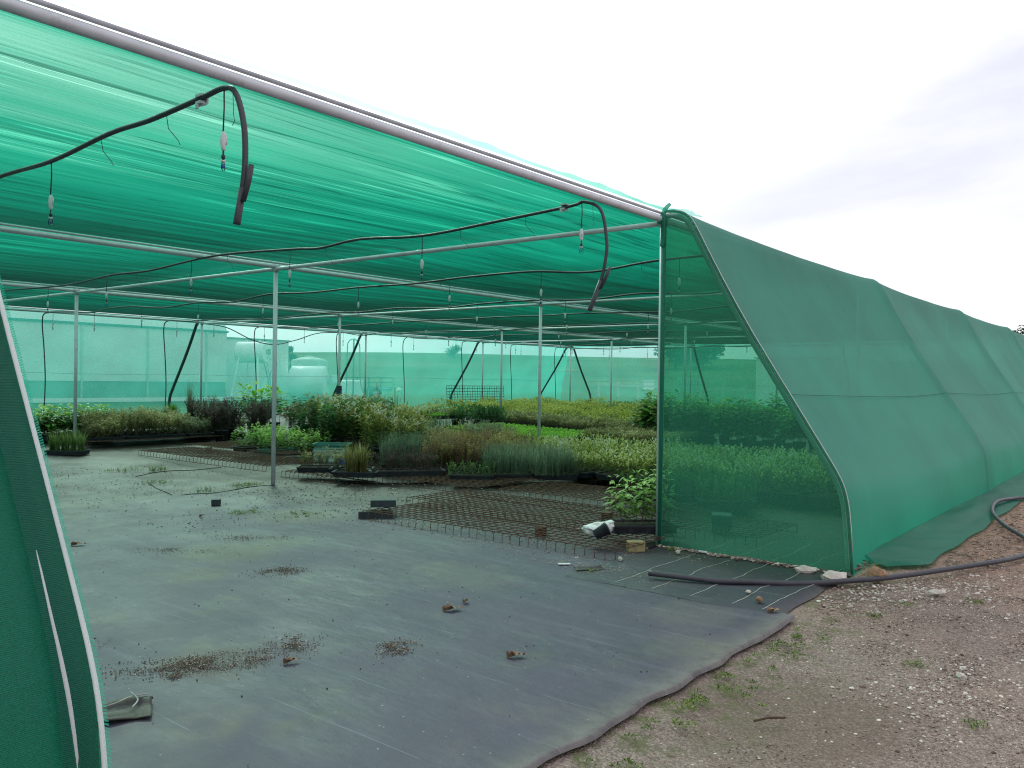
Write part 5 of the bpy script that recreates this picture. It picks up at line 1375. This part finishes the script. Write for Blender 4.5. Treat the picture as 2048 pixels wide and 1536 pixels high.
# tall fuel tank on a stand
AXD = Vector((.46, -.89, 0)).normalized(); SD = Vector((AXD.y, -AXD.x, 0))
def barrel(mb, c, r, ln, n=28, dome=.10):
    c = Vector(c); prof = [(0, -ln/2-dome), (r*.55, -ln/2-dome*.8), (r*.9, -ln/2-dome*.3), (r, -ln/2), (r, -ln/6), (r*1.004, -ln/6+.01), (r, -ln/6+.02), (r, ln/2), (r*.97, ln/2+.015), (r*.9, ln/2+dome*.2), (r*.5, ln/2+dome*.4), (0, ln/2+dome*.45)]
    base = len(mb.v)
    for rr, t in prof:
        for k in range(n):
            w = 2*PI*k/n; p = c+AXD*t+SD*(rr*math.cos(w))+Vector((0, 0, rr*math.sin(w))); mb.v.append(tuple(p))
    for i in range(len(prof)-1):
        for k in range(n):
            k2 = (k+1) % n; mb.face((base+i*n+k, base+i*n+k2, base+(i+1)*n+k2, base+(i+1)*n+k))
def cap_plate(mb, c, r, ln, u, z, w, h, off=.05):
    c = Vector(c)+AXD*(ln/2+off)+SD*u+Vector((0, 0, z)); s = SD*w/2; up = Vector((0, 0, h/2))
    mb.quad(c-s-up, c+s-up, c+s+up, c-s+up)
    mb.quad(c-s-up-AXD*.05, c+s-up-AXD*.05, c+s-up, c-s-up); mb.quad(c-s+up, c+s+up, c+s+up-AXD*.05, c-s+up-AXD*.05)
M['olive_label'] = simple('olive_label', (.32, .30, .12), .6); M['black_print'] = simple('dark_print', (.05, .06, .06), .6)
T1 = Vector((13.98, 26.75, 2.52)); r1, l1_ = .44, 1.25; g1_ = .5
e = empty('overhead_tank', (T1.x, T1.y, g1_)); tag(e, 'white fuel tank raised high on a braced white stand beyond the far wall', 'fuel tank')
O = Vector((T1.x, T1.y, g1_))
mb = MB(); barrel(mb, T1-O, r1, l1_); mb.build('barrel', M['white_paint'], e, True)
mb = MB(); cap_plate(mb, T1-O, r1, l1_, -.12, .03, .20, .26, .075); mb.build('label', M['olive_label'], e)
mb = MB(); cap_plate(mb, T1-O, r1, l1_, .10, .08, .07, .06, .075); cap_plate(mb, T1-O, r1, l1_, .10, -.02, .07, .08, .075); cap_plate(mb, T1-O, r1, l1_, .0, -.22, .12, .03, .07); cap_plate(mb, T1-O, r1, l1_, -.25, -.27, .10, .03, .06); mb.build('decal', M['black_print'], e)
mb = MB(); feet = []
for a in (-1, 1):
    for b in (-1, 1):
        top = T1-O+AXD*(a*.42)+SD*(b*.36)+Vector((0, 0, -.18)); bot = T1-O+AXD*(a*.62)+SD*(b*.70); bot.z = 0; feet.append((top, bot))
        l_ = MB(); l_.tube([top, bot], .035, 8); l_.box(bot.x, bot.y, .02, .16, .16, .03); l_.build('leg', M['white_steel'], e)
for (i, j) in ((0, 1), (1, 3), (3, 2), (2, 0)):
    (t0, b0), (t1, b1) = feet[i], feet[j]
    mb.tube([t0.lerp(b0, .35), t1.lerp(b1, .92)], .012, 6); mb.tube([t1.lerp(b1, .35), t0.lerp(b0, .92)], .012, 6); mb.tube([t0.lerp(b0, .9), t1.lerp(b1, .9)], .018, 6)
mb.build('cross_brace', M['white_steel'], e)
mb = MB(); mb.tube(smooth_path([T1-O+AXD*.5+Vector((0, 0, -.45)), T1-O+AXD*.55+SD*-.1+Vector((0, 0, -.75)), T1-O+AXD*.6+SD*-.25+Vector((0, 0, -1.3)), T1-O+AXD*.6+SD*-.3+Vector((0, 0, -1.8))], 6), .02, 6)
mb.tube(smooth_path([T1-O+AXD*.6+SD*-.5+Vector((0, 0, -.75)), T1-O+AXD*.6+SD*-.35+Vector((0, 0, -1.0)), T1-O+AXD*.6+SD*-.5+Vector((0, 0, -1.7))], 6), .02, 6)
mb.build('fuel_hose', M['poly'], e)
mb = MB()
for s in (-.16, .16): mb.tube([T1-O+AXD*.75+SD*(-.50+s*.5)+Vector((0, 0, .45)), T1-O+AXD*.95+SD*(-1.0+s)+Vector((0, 0, -T1.z+g1_))], .018, 6)
for k in range(8):
    f = (k+1)/9; c = (T1-O+AXD*.75+SD*(-.50)+Vector((0, 0, .45))).lerp(T1-O+AXD*.95+SD*(-1.0)+Vector((0, 0, -T1.z+g1_)), f); mb.tube([c-SD*(.08+.08*f), c+SD*(.08+.08*f)], .012, 5)
mb.build('ladder', M['white_steel'], e)
mb = MB(); 
for t in (-.3, .3): mb.tube([T1-O+AXD*t+Vector((0, 0, r1-.02)), T1-O+AXD*t+Vector((0, 0, r1+.07))], .05, 8)
mb.build('filler_cap', M['white_steel'], e)
# larger tank on the ground
AXD = Vector((.62, -.78, 0)).normalized(); SD = Vector((AXD.y, -AXD.x, 0))
T2 = Vector((17.05, 26.95, 1.27)); r2, l2_ = .74, 1.45; g2_ = .48; O = Vector((T2.x, T2.y, g2_))
e = empty('ground_tank', O); tag(e, 'large white fuel tank near the ground with a pump box on its end', 'fuel tank')
mb = MB(); barrel(mb, T2-O, r2, l2_, 32, .22); mb.build('barrel', M['white_paint'], e, True)
mb = MB(); c = T2-O+AXD*(l2_/2+.3)+SD*-.35+Vector((0, 0, .20)); mb.box(c.x, c.y, c.z, .55, .5, .36, math.atan2(AXD.y, AXD.x)); mb.build('pump_box', M['white_steel'], e)
mb = MB(); cap_plate(mb, T2-O, r2, l2_, -.28, .56, .24, .28, .10); mb.build('label', M['olive_label'], e)
mb = MB(); mb.tube(smooth_path([T2-O+AXD*.85+SD*-.1+Vector((0, 0, .75)), T2-O+AXD*.95+SD*-.1+Vector((0, 0, .3)), T2-O+AXD*.9+SD*0+Vector((0, 0, 0))], 5), .04, 8); mb.tube(smooth_path([T2-O+AXD*1.15+SD*-.6+Vector((0, 0, .05)), T2-O+AXD*1.1+SD*-.55+Vector((0, 0, -.5)), T2-O+AXD*1.0+SD*-.2+Vector((0, 0, -.75))], 6), .02, 6); mb.build('fuel_hose', M['galv_dark'], e)
mb = MB()
for t in (-.45, .45):
    c = T2-O+AXD*t; mb.box(c.x, c.y, .06, .12, 1.1, .14, math.atan2(AXD.y, AXD.x))
    mb.tube([T2-O+AXD*t+Vector((0, 0, r2-.02)), T2-O+AXD*t+Vector((0, 0, r2+.07))], .06, 8)
mb.build('saddle', M['white_steel'], e)
# two bent filler pipes between the tanks
e = empty('filler_pipes', (17.6, 24.6, .48)); tag(e, 'tall bent green filler pipes standing before the ground tank', 'pipe stand'); mb = MB()
mb.tube([(0, 0, 0), (0, 0, 2.75)], .035, 8); mb.build('pole', M['greenplastic'], e, True)
mb = MB(); mb.tube(smooth_path([(-.38, 0, .1), (-.36, 0, 2.2), (-.28, 0, 2.6), (-.08, 0, 2.72)], 6), .022, 8); mb.tube(smooth_path([(.75, 0, .1), (.42, 0, .8), (.36, 0, 1.8), (.34, 0, 2.4), (.24, 0, 2.62), (.06, 0, 2.72)], 6), .022, 8); mb.build('bent_pipe', M['greenplastic'], e, True)
# water tank, ibc, trailer
e = empty('water_tank', (19.6, 30.2, .45)); tag(e, 'round white water tank standing behind the fuel tanks', 'water tank')
mb = MB(); mb.lathe([(.01, 0), (.86, 0), (.88, .5), (.86, .52), (.88, 1.0), (.86, 1.02), (.88, 1.85), (.82, 1.93), (.4, 2.04), (.01, 2.06)], 32); mb.build('tank_shell', M['greypost'], e, True)
mb = MB(); mb.lathe([(.01, 2.05), (.22, 2.05), (.22, 2.12), (.01, 2.13)], 16); mb.build('lid', M['white_steel'], e)
e = empty('bulk_container', (19.25, 26.6, .46), -.3); tag(e, 'white plastic bulk container right of the fuel tanks', 'container')
mb = MB(); mb.box(0, 0, .55, .85, .8, .80); o = mb.build('bottle', M['white_steel'], e); b = o.modifiers.new('b', 'BEVEL'); b.width = .1; b.segments = 4; mb = MB(); mb.box(0, 0, .07, 1.0, .9, .13); mb.build('pallet', M['wood'], e)
e = empty('farm_trailer', (21.0, 27.4, .45), -.25); tag(e, 'dark green farm trailer with open rails right of the tanks', 'trailer')
mb = MB(); mb.box(0, 0, .52, 2.0, 1.2, .10); mb.tube([(-1, 0, .5), (-1.7, 0, .45)], .04, 6); mb.build('deck', M['darkgreen_paint'], e)
mb = MB()
for z in (.62, .86, 1.10):
    for s in (-.58, .58): mb.tube([(-.98, s, z), (.98, s, z)], .022, 6)
    for s in (-.98, .98): mb.tube([(s, -.58, z), (s, .58, z)], .022, 6)
for q in (-.98, -.33, .33, .98):
    for s in (-.58, .58): mb.tube([(q, s, .55), (q, s, 1.12)], .02, 6)
mb.build('rails', M['darkgreen_paint'], e)
for s in (-.68, .68):
    mb = MB(); mb.tube([(0, s-.08, .30), (0, s+.08, .30)], .30, 18); w = mb.build('wheel', M['rubber'], e); mb = MB(); mb.tube([(0, s-.09, .30), (0, s+.09, .30)], .15, 14); mb.build('rim', M['white_steel'], w)
# shed, sign, shelter
e = empty('white_shed', (34, 11, .4)); tag(e, 'plain white shed wall seen through the right hand cloth', 'shed')
mb = MB(); mb.box(2.5, 0, 1.2, 5, 4.2, 2.33); mb.build('wall', M['white_paint'], e); mb = MB(); mb.box(2.5, 0, 2.41, 5.2, 4.4, .07); mb.build('roof', M['galv'], e)
mb = MB(); mb.box(-.03, -.6, 1.0, .04, .95, 1.95); mb.build('door', M['white_steel'], e)
e = empty('sign_board', (26.4, 12.95, .2)); tag(e, 'white sign board with lines of dark handwriting by the end wall', 'sign')
mb = MB(); mb.box(0, 0, 1.22, .03, 1.10, .58); mb.build('board', M['whiteplastic'], e)
for s in (-.45, .45): mb = MB(); mb.tube([(.05, s, -.05), (.05, s, 1.5)], .025, 6); mb.build('leg', M['galv'], e)
mb = MB(); rg = random.Random(4)
for row in range(5):
    y = .48; z = 1.43-row*.105
    while y > -.45:
        w = rg.uniform(.05, .14); pts = []
        k = 0
        while k*.012 < w: pts.append((-.022, y-k*.012, z+.022*math.sin(k*1.9+row)+.012*rg.uniform(-1, 1))); k += 1
        if len(pts) > 1: mb.tube(pts, .006, 4, False)
        y -= w+.035
mb.build('handwriting', M['darkgreen_paint'], e)
def hill_z(x, y):
    r = math.hypot(x-10, y-10); a = math.atan2(y-10, x-10) % (2*PI)
    hmax = 8.6+1.6*noise.noise(Vector((math.cos(a)*2.2, math.sin(a)*2.2, 1)))
    if PI*1.15 < a < PI*1.85: hmax *= .25
    return .3+hmax*sstep(66, 255, r)+(r > 255)*(-(r-255)*.004)
sx_, sy_ = 86.5, 48.7
e = empty('field_shelter', (sx_, sy_, hill_z(sx_, sy_)-.1), .55); tag(e, 'small white-roofed field shelter on the hill', 'shelter')
mb = MB(); mb.box(0, 0, 1.22, 1.9, 1.4, .10); mb.build('roof', M['white_paint'], e)
for s in (-1, 1): mb = MB(); mb.box(s*.8, 0, .58, .12, 1.3, 1.17); mb.build('side_wall', M['white_paint'], e)
mb = MB(); mb.box(0, .65, .5, 1.46, .06, 1.0); mb.build('back_wall', M['galv_dark'], e)
# pale timber fence beyond the end wall
for k in range(9):
    x, y = 40.5+k*.25, 26.6-k*1.35
    e = empty('fence_post', (x, y, gz(x, y))); tag(e, 'pale timber fence post beyond the far end wall', 'fence post', 'fence posts beyond the end wall')
    mb = MB(); mb.box(0, 0, .55, .12, .12, 1.1); mb.build('post', M['stone_white'], e); mb = MB(); mb.box(.1, -.67, .8, .05, 1.36, .12, .18); mb.build('rail', M['stone_white'], e)
for k, (x, y, s) in enumerate([(34.4, 40.8, .5), (35.3, 40.2, .35), (33.8, 41.0, .3)]): rock('rubble_block', 'pale block of rubble lying on the grass beyond the far wall', 'rubble', x, y, .72, s, s*.6, .2, .3*k, M['white_paint'], 30+k)['group'] = 'rubble beyond the far wall'

# trees beyond
def tree(x, y, z, h, w, label, seed, n=2600, lf=.05):
    e = empty('tree', (x, y, z)); tag(e, label, 'tree', 'trees beyond the shade house'); rg = random.Random(seed)
    mb = MB(); mb.tube([(0, 0, -.3), (.05*h*.2, 0, h*.3), (.02*h, .03*h, h*.6)], lambda i: h*(.035-.010*i), 8)
    blobs = []
    for k in range(9):
        a = rg.uniform(0, 6.28); q = w*.36*rg.random()**.6; c = Vector((math.cos(a)*q, math.sin(a)*q, h*rg.uniform(.36, .88))); blobs.append((c, w*rg.uniform(.16, .27)))
        mb.tube([(0, 0, h*.28), c*.6+Vector((0, 0, h*.1)), c], lambda i: h*(.016-.005*i), 6)
    mb.build('trunk', M['bark'], e, True)
    mb = MB()
    for k in range(n):
        c, r_ = blobs[k % len(blobs)]; v = Vector((rg.gauss(0, 1), rg.gauss(0, 1), rg.gauss(0, .8))).normalized()*r_*rg.random()**.4
        a = rg.uniform(0, 6.28); el = rg.uniform(-.6, 1.2); leaf(mb, c+v, (math.cos(a)*math.cos(el), math.sin(a)*math.cos(el), math.sin(el)), h*lf*rg.uniform(.6, 1.3), h*lf*.6, rg.random(), .2)
    mb.build('crown', L['tree'], e)
tree(64.5, 5.1, .3, 5.6, 6., 'dark tree showing over the roof edge at the far right', 1)
for k, (x, y, h, w) in enumerate([(152, 79, 6, 8), (158, 76, 7, 9), (165, 80, 6, 9)]): tree(x, y, hill_z(x, y)-.3, h, w, ['dark tree on the hill ridge, left of its group', 'tallest dark tree on the hill ridge', 'dark tree on the hill ridge, right of its group'][k], 5+k, 1600, .13)
tree(148, 138, hill_z(148, 138)-.3, 3.2, 5, 'lone small dark tree on the hill skyline', 9, 900, .13)
tree(19.6, 32.0, .6, 2.75, .9, 'dark shrub-like tree at the end of the greenhouse', 10, 1200)

# ------------------------------------------------------------------ camera, sun, sky
cam = bpy.data.cameras.new('camera'); co = bpy.data.objects.new('camera', cam); COL.objects.link(co)
rx = Vector((0.62289786, -0.78217802, 0.0139931)); dn = Vector((0.00549898, -0.01350884, -0.99989363)); fw = Vector((0.78228385, 0.62290855, -0.00411345))
mt = Matrix((( rx.x, -dn.x, -fw.x, -6.8252), (rx.y, -dn.y, -fw.y, -3.7055), (rx.z, -dn.z, -fw.z, 1.4917), (0, 0, 0, 1)))
co.matrix_world = mt
cam.sensor_width = 36.; cam.lens = 36*1683.34/2048; cam.clip_start = .05; cam.clip_end = 12000
sc.camera = co

SUN_EL = R(40); sd = Vector((.50, .866, 0)).normalized(); sd = Vector((sd.x*math.cos(SUN_EL), sd.y*math.cos(SUN_EL), math.sin(SUN_EL)))
su = bpy.data.lights.new('sun', 'SUN'); su.energy = 1.5; su.angle = R(14); su.color = (1., .96, .9)
so = bpy.data.objects.new('sun', su); COL.objects.link(so); so.rotation_euler = (-sd).to_track_quat('-Z', 'Y').to_euler(); so.location = (0, 0, 30)
w = bpy.data.worlds.new('World'); sc.world = w; w.use_nodes = True
nt = w.node_tree; nt.nodes.clear(); n = N(nt)
out = nt.nodes.new('ShaderNodeOutputWorld')
sky = n('TexSky', _sky_type='NISHITA'); sky.sun_disc = False; sky.sun_elevation = SUN_EL; sky.sun_rotation = math.atan2(sd.x, sd.y); sky.air_density = 1.2; sky.dust_density = 3.
tc = n('TexCoord'); mp = n('Mapping', Scale=(1.2, 1.2, 4.2)); nt.links.new(tc.outputs['Generated'], mp.inputs['Vector'])
c1 = n.noise(1.7, 6., .52, mp.outputs[0], .4)
# sheet of bright overcast, thicker and brighter towards the sun
dt = n('VectorMath', _operation='DOT_PRODUCT', i0=tc.outputs['Generated'], i1=tuple(sd))
glow = n.maprange(dt.outputs['Value'], .68, .99, 0., 1.)
cl = n.mix(n.maprange(c1, .36, .68), (7.6, 7.85, 8.9), (10.2, 10.3, 10.7))
cl = n.mix(glow, cl, (19., 19.5, 20.), 'MIX')
mixc = n.mix(n.maprange(c1, .25, .45, .93, .98), sky.outputs[0], cl)
bg = n('Background', Color=mixc, Strength=.1); nt.links.new(bg.outputs[0], out.inputs[0])

sc.view_settings.view_transform = 'Standard'; sc.view_settings.look = 'None'; sc.view_settings.exposure = .12; sc.view_settings.gamma = 1.
sc.view_settings.use_curve_mapping = False
cy = sc.cycles
cy.use_denoising = True; cy.denoising_prefilter = 'NONE'; cy.filter_width = 1.15; cy.denoiser = 'OPENIMAGEDENOISE'; cy.max_bounces = 8; cy.transparent_max_bounces = 24; cy.diffuse_bounces = 4; cy.glossy_bounces = 3; cy.transmission_bounces = 6
cy.sample_clamp_indirect = 8.
